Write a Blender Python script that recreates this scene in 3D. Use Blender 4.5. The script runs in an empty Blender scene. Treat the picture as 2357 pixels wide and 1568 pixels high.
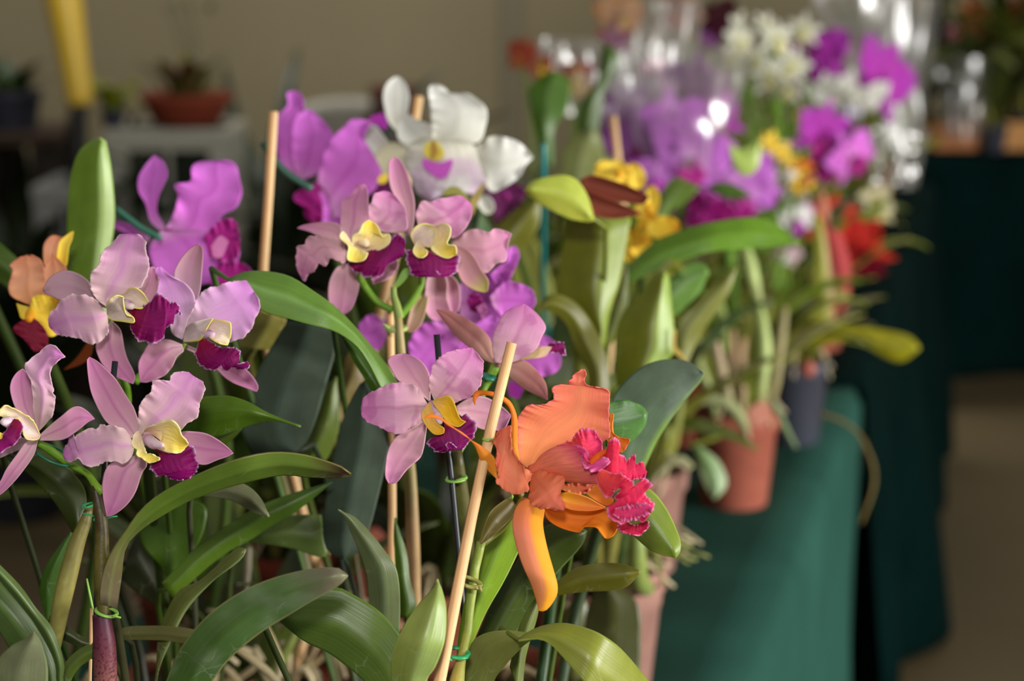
import bpy, math, random
from mathutils import Vector, Matrix, noise
sc = bpy.context.scene
COL = sc.collection
# ---------------------------------------------------------------- camera
FPX = 2357 * 70 / 36.0
PITCH = math.radians(12.0)
CAM = Vector((0, 0, 1.45))
FWD = Vector((0, math.cos(PITCH), -math.sin(PITCH)))
UP = Vector((0, math.sin(PITCH), math.cos(PITCH)))
RIGHT = Vector((1, 0, 0))
cd = bpy.data.cameras.new('camera'); cam = bpy.data.objects.new('camera', cd); COL.objects.link(cam)
cam.location = CAM; cam.rotation_euler = (math.radians(90) - PITCH, 0, 0)
cd.lens = 70; cd.sensor_width = 36; cd.clip_start = .02; cd.clip_end = 60
cd.dof.use_dof = True; cd.dof.focus_distance = 1.065; cd.dof.aperture_fstop = 5.6; cd.dof.aperture_blades = 9
sc.camera = cam
# ---------------------------------------------------------------- light and exposure
wd = bpy.data.worlds.new('hall_light'); sc.world = wd; wd.use_nodes = True
bgn = wd.node_tree.nodes['Background']
bgn.inputs[0].default_value = (1.0, .97, .90, 1); bgn.inputs[1].default_value = .27
def lamp(name, kind, loc, target, power, col=(1, 1, 1), size=1.0, sy=None):
    l = bpy.data.lights.new(name, kind); o = bpy.data.objects.new(name, l); COL.objects.link(o)
    l.energy = power; l.color = col
    if kind == 'AREA':
        l.size = size
        if sy: l.shape = 'RECTANGLE'; l.size_y = sy
    else: l.shadow_soft_size = size
    o.location = loc
    o.rotation_euler = (Vector(target) - Vector(loc)).to_track_quat('-Z', 'Y').to_euler()
    return o
lamp('camera_flash', 'AREA', (-.02, -.02, 1.68), (0, 1.2, 1.25), 7.4, (1, .985, .95), .09)
lamp('side_window_light', 'AREA', (3.6, .2, 1.30), (.2, 2.2, .95), 225, (1, .98, .94), 2.0, 1.4)
lamp('hall_ceiling_light', 'AREA', (0, 6.4, 4.4), (0, 8.2, 1.0), 125, (1, .96, .88), 5.0, 1.0)  # added fill to brighten the back wall, no such fitting is seen
sc.view_settings.view_transform = 'Standard'; sc.view_settings.look = 'None'
sc.view_settings.gamma = 1; sc.view_settings.use_curve_mapping = False
sc.view_settings.exposure = 0.0
# ---------------------------------------------------------------- helpers
CROPS = dict(F=(0, 0, 1), A=(0, 500, 2.119), B=(640, 340, 2.53), C=(820, 680, 2.0635), D=(0, 0, 2.45), E=(600, 150, 3.367),
             G=(1160, 0, 2.613), H=(1700, 0, 2.412), I=(1200, 450, 1.96), J=(0, 1050, 2.946), K=(760, 1050, 2.678),
             M=(1650, 550, 1.54), N=(400, 600, 2.24), O=(1060, 840, 3.733), P=(130, 810, 3.919), Q=(100, 530, 4.127), R=(680, 360, 4.125))
def ray(x, y): return FWD + RIGHT * ((x - 1178.5) / FPX) - UP * ((y - 784) / FPX)
def PT(x, y, d): return CAM + ray(x, y) * d
def PY(x, y, Y):
    r = ray(x, y); return CAM + r * (Y / r.y)
def lin(c): return tuple((v / 255 / 12.92) if v / 255 <= .04045 else ((v / 255 + .055) / 1.055) ** 2.4 for v in c)
def pts(crop, s):
    ox, oy, k = CROPS[crop]
    return [(ox + float(a) / k, oy + float(b) / k) for a, b in (p.split(',')[:2] for p in s.split())]
def cr(p, n):                                   # Catmull-Rom, resampled evenly by length
    dim = len(p[0])
    if len(p) == 2: p = [p[0], tuple((a + b) / 2 for a, b in zip(*p)), p[1]]
    q = [p[0]] + list(p) + [p[-1]]; fine = []
    for i in range(1, len(q) - 2):
        for k in range(8):
            t = k / 8.0; r = []
            for c in range(dim):
                a, b, e, f = q[i-1][c], q[i][c], q[i+1][c], q[i+2][c]
                r.append(.5 * (2*b + (e-a)*t + (2*a-5*b+4*e-f)*t*t + (3*b-a-3*e+f)*t**3))
            fine.append(r)
    fine.append(list(p[-1]))
    ln = [0]
    for a, b in zip(fine, fine[1:]): ln.append(ln[-1] + math.dist(a[:2] if dim < 3 else a[:3], b[:2] if dim < 3 else b[:3]))
    T = ln[-1] or 1; out = []; j = 0
    for i in range(n):
        s = T * i / (n - 1)
        while j < len(ln) - 2 and ln[j+1] < s: j += 1
        w = (s - ln[j]) / max(1e-9, ln[j+1] - ln[j]); w = min(1, max(0, w))
        out.append([a + (b - a) * w for a, b in zip(fine[j], fine[j+1])])
    return out
def lerp(a, b, t): return tuple(x + (y - x) * t for x, y in zip(a, b))
def ss(a, b, x):
    t = min(1, max(0, (x - a) / (b - a))); return t * t * (3 - 2 * t)
def grad(g, v):
    if v <= g[0][0]: return g[0][1]
    for (a, ca), (b, cb) in zip(g, g[1:]):
        if v <= b: return lerp(ca, cb, (v - a) / (b - a + 1e-9))
    return g[-1][1]
def st(g, mid=None, edge=None, half=None, spot=None):
    """colour over a petal: along v, midvein, rim, one differently coloured half, freckles"""
    if isinstance(g, tuple): g = [(0, g), (1, g)]
    g = [(a, lin(c)) for a, c in g]
    m = mid and (lin(mid[0]), mid[1], mid[2]); e = edge and (lin(edge[0]), edge[1], edge[2]); h = half and (lin(half[0]), half[1], half[2])
    sp = spot and (lin(spot[0]), spot[1], spot[2])
    def f(u, v, p):
        c = grad(g, v)
        if h: c = lerp(c, h[0], h[2] * ss(h[1] - .12, h[1] + .12, u))
        if m: c = lerp(c, m[0], m[2] * math.exp(-(u / m[1]) ** 2) * (1 - .3 * v))
        if e:
            r = max(abs(u), (v - .80) / .20 if v > .80 else 0)
            c = lerp(c, e[0], e[2] * ss(1 - e[1] * 1.6, 1, r))
        if sp:
            k = noise.noise(p * sp[2]); c = lerp(c, sp[0], sp[1] * ss(.12, .3, k))
        return c
    return f
# ---- materials
def nt(name):
    m = bpy.data.materials.new(name); m.use_nodes = True; t = m.node_tree
    return m, t, t.nodes['Principled BSDF'], t.nodes['Material Output']
def attr_mat(name, rough, trans, streak=.1, bump=.2, scale=(26, 3), spec=.4, mottle=.06):
    m, t, b, o = nt(name); N = t.nodes.new; L = t.links.new
    a = N('ShaderNodeAttribute'); a.attribute_name = 'Col'
    uv = N('ShaderNodeUVMap'); mp = N('ShaderNodeMapping'); mp.inputs['Scale'].default_value = (scale[0], scale[1], 1)
    L(uv.outputs[0], mp.inputs[0])
    n = N('ShaderNodeTexNoise'); n.inputs['Scale'].default_value = 1; n.inputs['Detail'].default_value = 4; L(mp.outputs[0], n.inputs[0])
    tc = N('ShaderNodeTexCoord'); n2 = N('ShaderNodeTexNoise'); n2.inputs['Scale'].default_value = 60; n2.inputs['Detail'].default_value = 5
    L(tc.outputs['Object'], n2.inputs[0])
    r = N('ShaderNodeMapRange'); r.inputs[1].default_value = .3; r.inputs[2].default_value = .7; r.inputs[3].default_value = 1 - streak; r.inputs[4].default_value = 1 + streak
    L(n.outputs[0], r.inputs[0])
    r2 = N('ShaderNodeMapRange'); r2.inputs[1].default_value = .3; r2.inputs[2].default_value = .7; r2.inputs[3].default_value = 1 - mottle; r2.inputs[4].default_value = 1 + mottle
    L(n2.outputs[0], r2.inputs[0])
    mu = N('ShaderNodeMath'); mu.operation = 'MULTIPLY'; L(r.outputs[0], mu.inputs[0]); L(r2.outputs[0], mu.inputs[1])
    vm = N('ShaderNodeVectorMath'); vm.operation = 'SCALE'; L(a.outputs['Color'], vm.inputs[0]); L(mu.outputs[0], vm.inputs['Scale'])
    L(vm.outputs[0], b.inputs['Base Color'])
    b.inputs['Roughness'].default_value = rough; b.inputs['Specular IOR Level'].default_value = spec
    bp = N('ShaderNodeBump'); bp.inputs['Strength'].default_value = bump; bp.inputs['Distance'].default_value = .0012
    L(n.outputs[0], bp.inputs['Height']); L(bp.outputs[0], b.inputs['Normal'])
    if trans:
        tr = N('ShaderNodeBsdfTranslucent'); L(vm.outputs[0], tr.inputs[0]); mx = N('ShaderNodeMixShader'); mx.inputs[0].default_value = trans
        L(b.outputs[0], mx.inputs[1]); L(tr.outputs[0], mx.inputs[2]); L(mx.outputs[0], o.inputs[0])
    return m
PETAL = attr_mat('petal_skin', .62, .24, .05, .22, (70, 3), .25, .04)
LIPM = attr_mat('lip_velvet', .6, .2, .12, .5, (16, 5), .25)
LEAF = attr_mat('leaf_skin', .36, .08, .10, .15, (30, 1.2), .42, .12)
DUSTY = attr_mat('leaf_dusty', .62, .06, .10, .15, (30, 1.2), .3, .22)
STEM = attr_mat('stem_skin', .45, .04, .08, .25, (8, 20), .4, .12)
WOOD = attr_mat('bamboo_wood', .6, 0, .12, .3, (14, 1.5), .3, .06)
PLAST = attr_mat('coloured_plastic', .38, 0, .02, .02, (4, 4), .5, .02)
MATT = attr_mat('matt_surface', .8, 0, .05, .1, (10, 10), .3, .1)
ROOTM = attr_mat('root_skin', .85, 0, .1, .3, (6, 20), .2, .2)
def leaf_scratches(m):
    t = m.node_tree; N = t.nodes.new; L = t.links.new; b = t.nodes['Principled BSDF']; src = b.inputs['Base Color'].links[0].from_socket
    tc = N('ShaderNodeTexCoord'); w = N('ShaderNodeTexNoise'); w.inputs['Scale'].default_value = 90; L(tc.outputs['Object'], w.inputs[0])
    ad = N('ShaderNodeVectorMath'); ad.operation = 'MULTIPLY_ADD'; L(w.outputs['Color'], ad.inputs[0]); ad.inputs[1].default_value = (.012, .012, .012); L(tc.outputs['Object'], ad.inputs[2])
    v = N('ShaderNodeTexVoronoi'); v.feature = 'DISTANCE_TO_EDGE'; v.inputs['Scale'].default_value = 70; L(ad.outputs[0], v.inputs[0])
    r = N('ShaderNodeMapRange'); r.inputs[1].default_value = .0; r.inputs[2].default_value = .035; r.inputs[3].default_value = 1; r.inputs[4].default_value = 0; L(v.outputs['Distance'], r.inputs[0])
    n = N('ShaderNodeTexNoise'); n.inputs['Scale'].default_value = 38; n.inputs['Detail'].default_value = 3; L(tc.outputs['Object'], n.inputs[0])
    r2 = N('ShaderNodeMapRange'); r2.inputs[1].default_value = .56; r2.inputs[2].default_value = .68; r2.inputs[3].default_value = 0; r2.inputs[4].default_value = .30; L(n.outputs[0], r2.inputs[0])
    mu = N('ShaderNodeMath'); mu.operation = 'MULTIPLY'; L(r.outputs[0], mu.inputs[0]); L(r2.outputs[0], mu.inputs[1])
    mx = N('ShaderNodeMix'); mx.data_type = 'RGBA'; L(mu.outputs[0], mx.inputs['Factor']); L(src, mx.inputs[6]); mx.inputs[7].default_value = (.45, .50, .36, 1); L(mx.outputs[2], b.inputs['Base Color'])
leaf_scratches(LEAF)
# ---- linking
ORG = {}
def link(name, verts, faces, mat, parent=None, cols=None, uvs=None, thick=0, origin=None, smooth=True, label=None, sub=0):
    me = bpy.data.meshes.new(name)
    if origin is None:
        n = len(verts); origin = Vector((sum(v[0] for v in verts) / n, sum(v[1] for v in verts) / n, sum(v[2] for v in verts) / n))
    me.from_pydata([tuple(Vector(v) - origin) for v in verts], [], faces)
    if cols:
        a = me.color_attributes.new('Col', 'FLOAT_COLOR', 'POINT')
        buf = []
        for c in cols: buf += [c[0], c[1], c[2], 1]
        a.data.foreach_set('color', buf)
    if uvs:
        l = me.uv_layers.new(name='UVMap'); buf = []
        for lp in me.loops: buf += uvs[lp.vertex_index]
        l.data.foreach_set('uv', buf)
    if smooth: me.shade_smooth()
    me.materials.append(mat)
    o = bpy.data.objects.new(name, me); COL.objects.link(o)
    po = Vector((0, 0, 0))
    if parent is not None: o.parent = parent; po = ORG[parent.name]
    o.location = origin - po; ORG[o.name] = Vector(origin)
    if thick:
        s = o.modifiers.new('thickness', 'SOLIDIFY'); s.thickness = thick; s.offset = 0
    if sub:
        s = o.modifiers.new('smooth', 'SUBSURF'); s.levels = sub; s.render_levels = sub
    if label: o['label'] = label
    return o
def tag(o, label, cat, group=None, kind=None):
    o['label'] = label; o['category'] = cat
    if group: o['group'] = group
    if kind: o['kind'] = kind
    return o
def thing(name, loc, label, cat, group=None):
    o = bpy.data.objects.new(name, None); COL.objects.link(o); o.location = loc; o.empty_display_size = .02
    ORG[o.name] = Vector(loc); return tag(o, label, cat, group)
RND = random.Random(7)
def patch(parent, name, crop, Ls, Rs, d, style, dz=(0, 0), cup=0, fold=0, tilt=0, ruf=0, fr=5, inp=0, nu=15, nv=30, mat=None, thick=.0006, us=0, label=None, hump=0, ph=None, rl=1, rr=1):
    """petal or leaf: left and right edge traced base to tip, depth in mm (negative is nearer)"""
    mat = mat or PETAL
    L = cr(pts(crop, Ls), nv); R = cr(pts(crop, Rs), nv)
    ph = RND.random() * 6 if ph is None else ph
    V, C, U = [], [], []
    dzp = cr([(float(i), float(z)) for i, z in enumerate(dz)], 41) if len(dz) > 1 else [(0, dz[0])] * 41
    for i in range(nv):
        v = i / (nv - 1)
        dzv = dzp[min(40, int(v * 40 + .5))][1] if len(dz) > 1 else dz[0]
        if len(dz) > 1:
            x = v * (len(dz) - 1); k = min(len(dz) - 2, int(x)); t = x - k; t = t * t * (3 - 2 * t) * .4 + t * .6
            dzv = dz[k] + (dz[k+1] - dz[k]) * t
        wv = ss(0, .25, v)
        for j in range(nu):
            u = -1 + 2 * j / (nu - 1); u = .45 * u + .55 * math.sin(u * math.pi / 2); s = (u + 1) / 2
            x = L[i][0] + (R[i][0] - L[i][0]) * s; y = L[i][1] + (R[i][1] - L[i][1]) * s
            wid = math.dist(L[i], R[i]) * d / FPX * 500
            z = dzv + tilt * u + cup * (u * u - .4) * min(1, wid / 6) - fold * (1 - abs(u - us)) * min(1, wid / 5) - hump * math.sin(math.pi * v)
            w = max(0, (abs(u) - .25) / .75) ** 1.6 * wv * (rl if u < 0 else rr)
            if ruf:
                sd_ = 3.7 if u > 0 else 0; q = fr * v * 1.9
                z += ruf * w * (2.0 * noise.noise(Vector((q, ph, sd_))) + 1.1 * noise.noise(Vector((q * 2.7, ph, sd_ + 9))) * w)
            if inp and w > 0:
                sd_ = 3.7 if u > 0 else 0
                k = inp * w * w * (2.2 * noise.noise(Vector((v * 13, ph + 5, sd_))) + 1.7 * noise.noise(Vector((v * 36, ph, sd_ + 2))))
                mx, my = (L[i][0] + R[i][0]) / 2, (L[i][1] + R[i][1]) / 2; dd = math.dist((mx, my), (x, y)) + 1e-6
                x += (x - mx) / dd * k; y += (y - my) / dd * k
            p = PT(x, y, d + z / 1000)
            V.append(p); C.append(style(u, v, p)); U.append((s, v))
    F = [(i*nu+j, i*nu+j+1, (i+1)*nu+j+1, (i+1)*nu+j) for i in range(nv-1) for j in range(nu-1)]
    return link(name, V, F, mat, parent, C, U, thick, label=label)
def tube3(parent, name, P, radii, style, mat=None, ns=10, nl=24, cap=True, label=None, bumpy=0, squash=1, origin=None):
    mat = mat or STEM
    q = cr([tuple(p) + (r,) for p, r in zip(P, radii)], nl)
    V, C, U = [], [], []; up = Vector((.3, .9, .2)).normalized()
    for i, (x, y, z, r) in enumerate(q):
        c = Vector((x, y, z)); a = Vector(q[max(0, i-1)][:3]); b = Vector(q[min(nl-1, i+1)][:3]); t = (b - a).normalized()
        e1 = t.cross(up)
        if e1.length < .05: e1 = t.cross(Vector((1, 0, 0)))
        e1.normalize(); e2 = t.cross(e1).normalized()
        for j in range(ns):
            an = 6.28318 * j / ns; rr = max(r, 1e-5) * (1 + bumpy * noise.noise(Vector((x * 60, y * 60, z * 60 + j * .7))))
            p = c + e1 * math.cos(an) * rr + e2 * math.sin(an) * rr * squash
            V.append(p); C.append(style(math.cos(an), i / (nl - 1), p)); U.append((j / ns, i / (nl - 1)))
    F = [(i*ns+j, i*ns+(j+1) % ns, (i+1)*ns+(j+1) % ns, (i+1)*ns+j) for i in range(nl-1) for j in range(ns)]
    if cap: F += [tuple(range(ns))[::-1], tuple(range((nl-1)*ns, nl*ns))]
    return link(name, V, F, mat, parent, C, U, label=label, origin=origin)
def tube(parent, name, crop, s, ds, rpx, style, **k):
    """tube through traced points; ds depths, rpx radii in full-frame pixels"""
    p = pts(crop, s); n = len(p)
    g = lambda a: (cr([(float(i), float(z)) for i, z in enumerate(a)], n) if len(a) != n else [(0, z) for z in a]) if isinstance(a, (list, tuple)) else [(0, a)] * n
    D = g(ds); Rr = g(rpx)
    return tube3(parent, name, [PT(x, y, D[i][1]) for i, (x, y) in enumerate(p)], [Rr[i][1] * D[i][1] / FPX for i in range(n)], style, **k)
def blob(parent, name, c, r, style, mat=None, axis=None, ns=12, nl=9, label=None, amp=0):
    """small rounded body; c world centre, r (x,y,z) radii"""
    V, C, U = [], [], []
    for i in range(nl):
        th = math.pi * (i + .02) / (nl - 1 + .04)
        for j in range(ns):
            a = 6.28318 * j / ns
            n = Vector((math.sin(th) * math.cos(a), math.cos(th), math.sin(th) * math.sin(a)))
            k = 1 + amp * noise.noise(n * 2.3 + Vector(c) * 9)
            p = Vector(c) + Vector((n.x * r[0], n.y * r[1], n.z * r[2])) * k
            V.append(p); C.append(style(math.cos(a), i / (nl - 1), p)); U.append((j / ns, i / (nl - 1)))
    F = [(i*ns+j, i*ns+(j+1) % ns, (i+1)*ns+(j+1) % ns, (i+1)*ns+j) for i in range(nl-1) for j in range(ns)] + [tuple(range(ns))[::-1], tuple(range((nl-1)*ns, nl*ns))]
    return link(name, V, F, mat or PETAL, parent, C, U, label=label)
def lathe(parent, name, c, prof, style, mat, ns=28, label=None, origin=None):
    V, C, U = [], [], []; c = Vector(c)
    for i, (r, z) in enumerate(prof):
        for j in range(ns):
            a = 6.28318 * j / ns; p = c + Vector((r * math.cos(a), r * math.sin(a), z)); V.append(p)
            C.append(style(0, i / (len(prof) - 1), p)); U.append((j / ns, i / (len(prof) - 1)))
    F = [(i*ns+j, i*ns+(j+1) % ns, (i+1)*ns+(j+1) % ns, (i+1)*ns+j) for i in range(len(prof)-1) for j in range(ns)]
    F += [tuple(range(ns))[::-1]]
    return link(name, V, F, mat, parent, C, U, label=label, origin=origin)
def boxes(name, bl, mat, parent=None, col=(200, 200, 200), label=None, rz=0, piv=None):
    """bl: list of (x0,x1,y0,y1,z0,z1) joined as one bevelled piece"""
    V, F, C = [], [], []; lc = lin(col)
    for (x0, x1, y0, y1, z0, z1) in bl:
        b = min(x1-x0, y1-y0, z1-z0) * .12; n = len(V)
        for z, i in ((z0, b), (z0+b, 0), (z1-b, 0), (z1, b)):
            V += [Vector((x0+i, y0+i, z)), Vector((x1-i, y0+i, z)), Vector((x1-i, y1-i, z)), Vector((x0+i, y1-i, z))]
        F.append((n+3, n+2, n+1, n)); F.append((n+12, n+13, n+14, n+15))
        for k in range(3):
            for j in range(4): F.append((n+k*4+j, n+k*4+(j+1) % 4, n+(k+1)*4+(j+1) % 4, n+(k+1)*4+j))
    if rz:
        pv = Vector(piv); M = Matrix.Rotation(rz, 3, 'Z'); V = [M @ (v - pv) + pv for v in V]
    C = [lc] * len(V); U = [(v.x * 3, v.y * 3 + v.z * 3) for v in V]
    return link(name, V, F, mat, parent, C, U, label=label, smooth=False)
# ---- colour styles
LAV = st([(0, (232, 205, 205)), (.3, (216, 168, 196)), (.7, (210, 142, 192)), (1, (205, 105, 185))], ((200, 105, 185), .06, .55), ((232, 200, 208), .10, .6))
LAVS = st([(0, (232, 196, 198)), (.4, (218, 156, 182)), (1, (212, 128, 180))], ((190, 88, 165), .05, .6), ((226, 180, 200), .07, .5))
LAVP = st([(0, (230, 202, 194)), (.4, (222, 178, 194)), (.8, (218, 156, 200)), (1, (210, 112, 196))], ((208, 118, 200), .16, .5), ((236, 208, 210), .12, .6))
LAVQ = st([(0, (232, 208, 208)), (.45, (220, 170, 214)), (1, (214, 128, 214))], ((222, 150, 220), .3, .4), ((232, 196, 214), .10, .5))
MAUVE = st([(0, (196, 160, 160)), (.5, (190, 150, 165)), (1, (170, 130, 140))], ((175, 120, 150), .08, .4))
ROSE = st([(0, (228, 186, 190)), (.5, (222, 164, 184)), (1, (214, 134, 184))], ((200, 110, 156), .05, .45), ((232, 188, 200), .08, .5))
ROSEP = st([(0, (234, 196, 194)), (.5, (228, 168, 200)), (1, (214, 116, 188))], ((186, 92, 150), .04, .5), ((218, 160, 190), .10, .4), spot=((188, 90, 160), .45, 130))
ROSEB = st([(0, (210, 165, 150)), (.5, (178, 118, 110)), (1, (150, 86, 88))], ((190, 120, 120), .08, .4), ((214, 160, 160), .08, .6), spot=((140, 60, 80), .3, 110))
MAG = st([(0, (236, 170, 224)), (.3, (230, 122, 226)), (.7, (226, 120, 226)), (1, (224, 124, 228))], ((190, 50, 180), .06, .4), ((208, 110, 208), .1, .4))
MAGD = st([(0, (176, 30, 140)), (.6, (160, 12, 120)), (1, (140, 0, 95))], None, ((206, 100, 190), .08, .6))
MAGV = st([(0, (190, 60, 180)), (.6, (176, 50, 176)), (1, (186, 74, 190))], None, ((200, 96, 200), .1, .3))
LIP = st([(0, (150, 30, 30)), (.12, (140, 12, 60)), (.4, (126, 0, 84)), (1, (140, 0, 104))], None, ((232, 176, 228), .07, .9))
HOOD = st([(0, (244, 210, 200)), (.35, (250, 226, 170)), (.7, (255, 232, 110)), (1, (255, 222, 60))], None, ((255, 248, 190), .16, .7))
HOODP = st([(0, (240, 214, 206)), (.6, (242, 220, 204)), (1, (252, 236, 170))], None, ((255, 240, 140), .14, .9))
COLM = st([(0, (238, 196, 220)), (1, (250, 228, 236))], spot=((180, 80, 160), .4, 300))
COLY = st([(0, (252, 230, 196)), (1, (255, 238, 206))])
WHITE = st([(0, (236, 234, 215)), (.5, (240, 240, 232)), (1, (240, 240, 234))], ((214, 214, 196), .05, .4), ((232, 232, 226), .1, .4))
WHPK = st([(0, (228, 226, 200)), (.6, (228, 222, 222)), (1, (220, 196, 220))], None, None, spot=((206, 130, 206), .3, 40))
ORP = st([(0, (244, 160, 90)), (.35, (243, 142, 96)), (.8, (239, 125, 97)), (1, (234, 110, 92))], ((248, 164, 104), .25, .4), ((236, 124, 116), .2, .6))
ORS = st([(0, (250, 180, 60)), (.4, (240, 140, 50)), (1, (232, 118, 30))], None, ((226, 108, 36), .1, .4))
ORY = st([(0, (250, 150, 70)), (.3, (244, 146, 114)), (.8, (248, 160, 104)), (1, (248, 160, 70))], None, None, half=((252, 178, 40), .15, .9))
ORT = st([(0, (242, 136, 98)), (.5, (240, 126, 104)), (.85, (214, 56, 110)), (1, (206, 50, 110))], None, ((214, 60, 120), .08, .3))
CRIM = st([(0, (240, 84, 66)), (.3, (220, 34, 70)), (1, (206, 24, 84))], None, ((244, 136, 186), .10, .95))
CRIM2 = st([(0, (242, 120, 96)), (.45, (234, 64, 90)), (1, (214, 40, 110))], None, ((236, 110, 165), .12, .8))
PINKRIM = st([(0, (220, 60, 120)), (1, (206, 50, 120))], None, ((236, 120, 180), .3, .8))
YEL = st([(0, (255, 220, 70)), (.6, (255, 228, 90)), (1, (255, 222, 80))], None, ((252, 214, 60), .1, .4))
YELO = st([(0, (255, 228, 84)), (.6, (255, 214, 60)), (1, (252, 172, 40))])
PEACH = st([(0, (226, 156, 96)), (.5, (236, 172, 136)), (1, (222, 140, 100))], ((200, 116, 70), .06, .4), ((206, 122, 88), .1, .4))
RED = st([(0, (200, 40, 30)), (.6, (206, 44, 36)), (1, (180, 20, 40))])
LPUR = st([(0, (214, 150, 214)), (.5, (190, 104, 200)), (1, (186, 96, 196))], ((176, 80, 190), .08, .3), ((206, 130, 214), .1, .4))
BUDG = st([(0, (200, 190, 110)), (.6, (216, 180, 160)), (1, (206, 150, 140))], ((190, 190, 90), .2, .3))
def g(c, tip=None, mid=None, edge=None, half=None, base=None):
    c = (int(c[0] * 1.04), int(c[1] * .95), int(c[2] * .80)); gr = [(0, base or c), (.25, c), (.9, c), (1, tip or c)]
    return st(gr, mid or (tuple(min(255, x + 18) for x in c), .04, .5), edge or (tuple(min(255, int(x * 1.3 + 12)) for x in c), .04, .5), half)
PG = st([(0, (120, 160, 40)), (1, (104, 150, 36))])
CANE = st([(0, (120, 116, 60)), (.5, (150, 146, 70)), (1, (120, 130, 50))])
BAM = st([(0, (226, 170, 116)), (1, (232, 176, 124))], None, None, half=((232, 200, 150), .5, .8))
BLK = st((30, 30, 36)); TEAL = st((30, 130, 130)); TIEG = st((40, 160, 96)); TIEL = st((140, 190, 84)); TIED = st((30, 112, 84))
TERRA = st((158, 86, 68)); TERRD = st((130, 56, 40)); BLKP = st((62, 64, 76)); PINKP = st((160, 118, 106)); BARK = st([(0, (50, 36, 24)), (1, (90, 70, 46))], spot=((120, 100, 70), .6, 90))
ROOT = st([(0, (170, 150, 110)), (1, (200, 186, 150))]); ROOTG = st([(0, (120, 130, 60)), (1, (150, 150, 90))])
# ================================================================ SETTING
def noise_mat(name, c1, c2, scale, rough=.8, bump=.1, weave=False, spec=.3):
    m, t, b, o = nt(name); N = t.nodes.new; L = t.links.new
    tc = N('ShaderNodeTexCoord'); n = N('ShaderNodeTexNoise'); n.inputs['Scale'].default_value = scale; n.inputs['Detail'].default_value = 6
    L(tc.outputs['Object'], n.inputs[0]); r = N('ShaderNodeValToRGB'); L(n.outputs[0], r.inputs[0])
    r.color_ramp.elements[0].position = .3; r.color_ramp.elements[1].position = .7
    r.color_ramp.elements[0].color = lin(c1) + (1,); r.color_ramp.elements[1].color = lin(c2) + (1,)
    L(r.outputs[0], b.inputs['Base Color']); b.inputs['Roughness'].default_value = rough; b.inputs['Specular IOR Level'].default_value = spec
    n2 = N('ShaderNodeTexNoise'); n2.inputs['Scale'].default_value = 900 if weave else scale * 12; L(tc.outputs['Object'], n2.inputs[0])
    bp = N('ShaderNodeBump'); bp.inputs['Strength'].default_value = bump; bp.inputs['Distance'].default_value = .002; L(n2.outputs[0], bp.inputs['Height']); L(bp.outputs[0], b.inputs['Normal'])
    return m
def plane(name, q, mat):
    o = link(name, [Vector(p) for p in q], [(0, 1, 2, 3)], mat, smooth=False); o['kind'] = 'structure'; return o
FLOORM = noise_mat('floor_concrete', (84, 72, 48), (98, 84, 58), 1.2, .6)
WALLM = noise_mat('wall_paint', (128, 119, 94), (136, 126, 100), .8, .85)
plane('floor', [(-9, -3, 0), (9, -3, 0), (9, 9, 0), (-9, 9, 0)], FLOORM)
plane('wall_back', [(-9, 9, 0), (9, 9, 0), (9, 9, 5), (-9, 9, 5)], WALLM)
plane('wall_left', [(-9, -3, 0), (-9, 9, 0), (-9, 9, 5), (-9, -3, 5)], WALLM)
plane('wall_right', [(9, -3, 0), (9, 9, 0), (9, 9, 5), (9, -3, 5)], WALLM)
b = boxes('trim_1', [(-9, 9, 8.96, 9.0, 0, .12)], noise_mat('skirting', (110, 100, 84), (116, 108, 90), 2)); b['kind'] = 'structure'
b = boxes('trim_2', [(-.04, .035, 8.97, 9.0, .12, 4.9)], noise_mat('post_paint', (118, 111, 92), (124, 117, 98), 2)); b['kind'] = 'structure'
TT = math.radians(14.4); TD = Vector((math.sin(TT), math.cos(TT), 0)); TN = Vector((math.cos(TT), -math.sin(TT), 0))
E0 = Vector((.216, 1.76, .75))
def edge_at(Y): return E0 + TD * ((Y - 1.76) / TD.y)
CLOTH = noise_mat('green_cloth', (36, 74, 64), (44, 87, 75), 7, .95, .35, True, .1)
CLOTH_DARK_SHADE = noise_mat('dark_green_cloth', (1, 20, 18), (3, 27, 25), 7, 1, .35, True, .05)  # far drape's shade put into this darker green; right-hand cloth shares it
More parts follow.
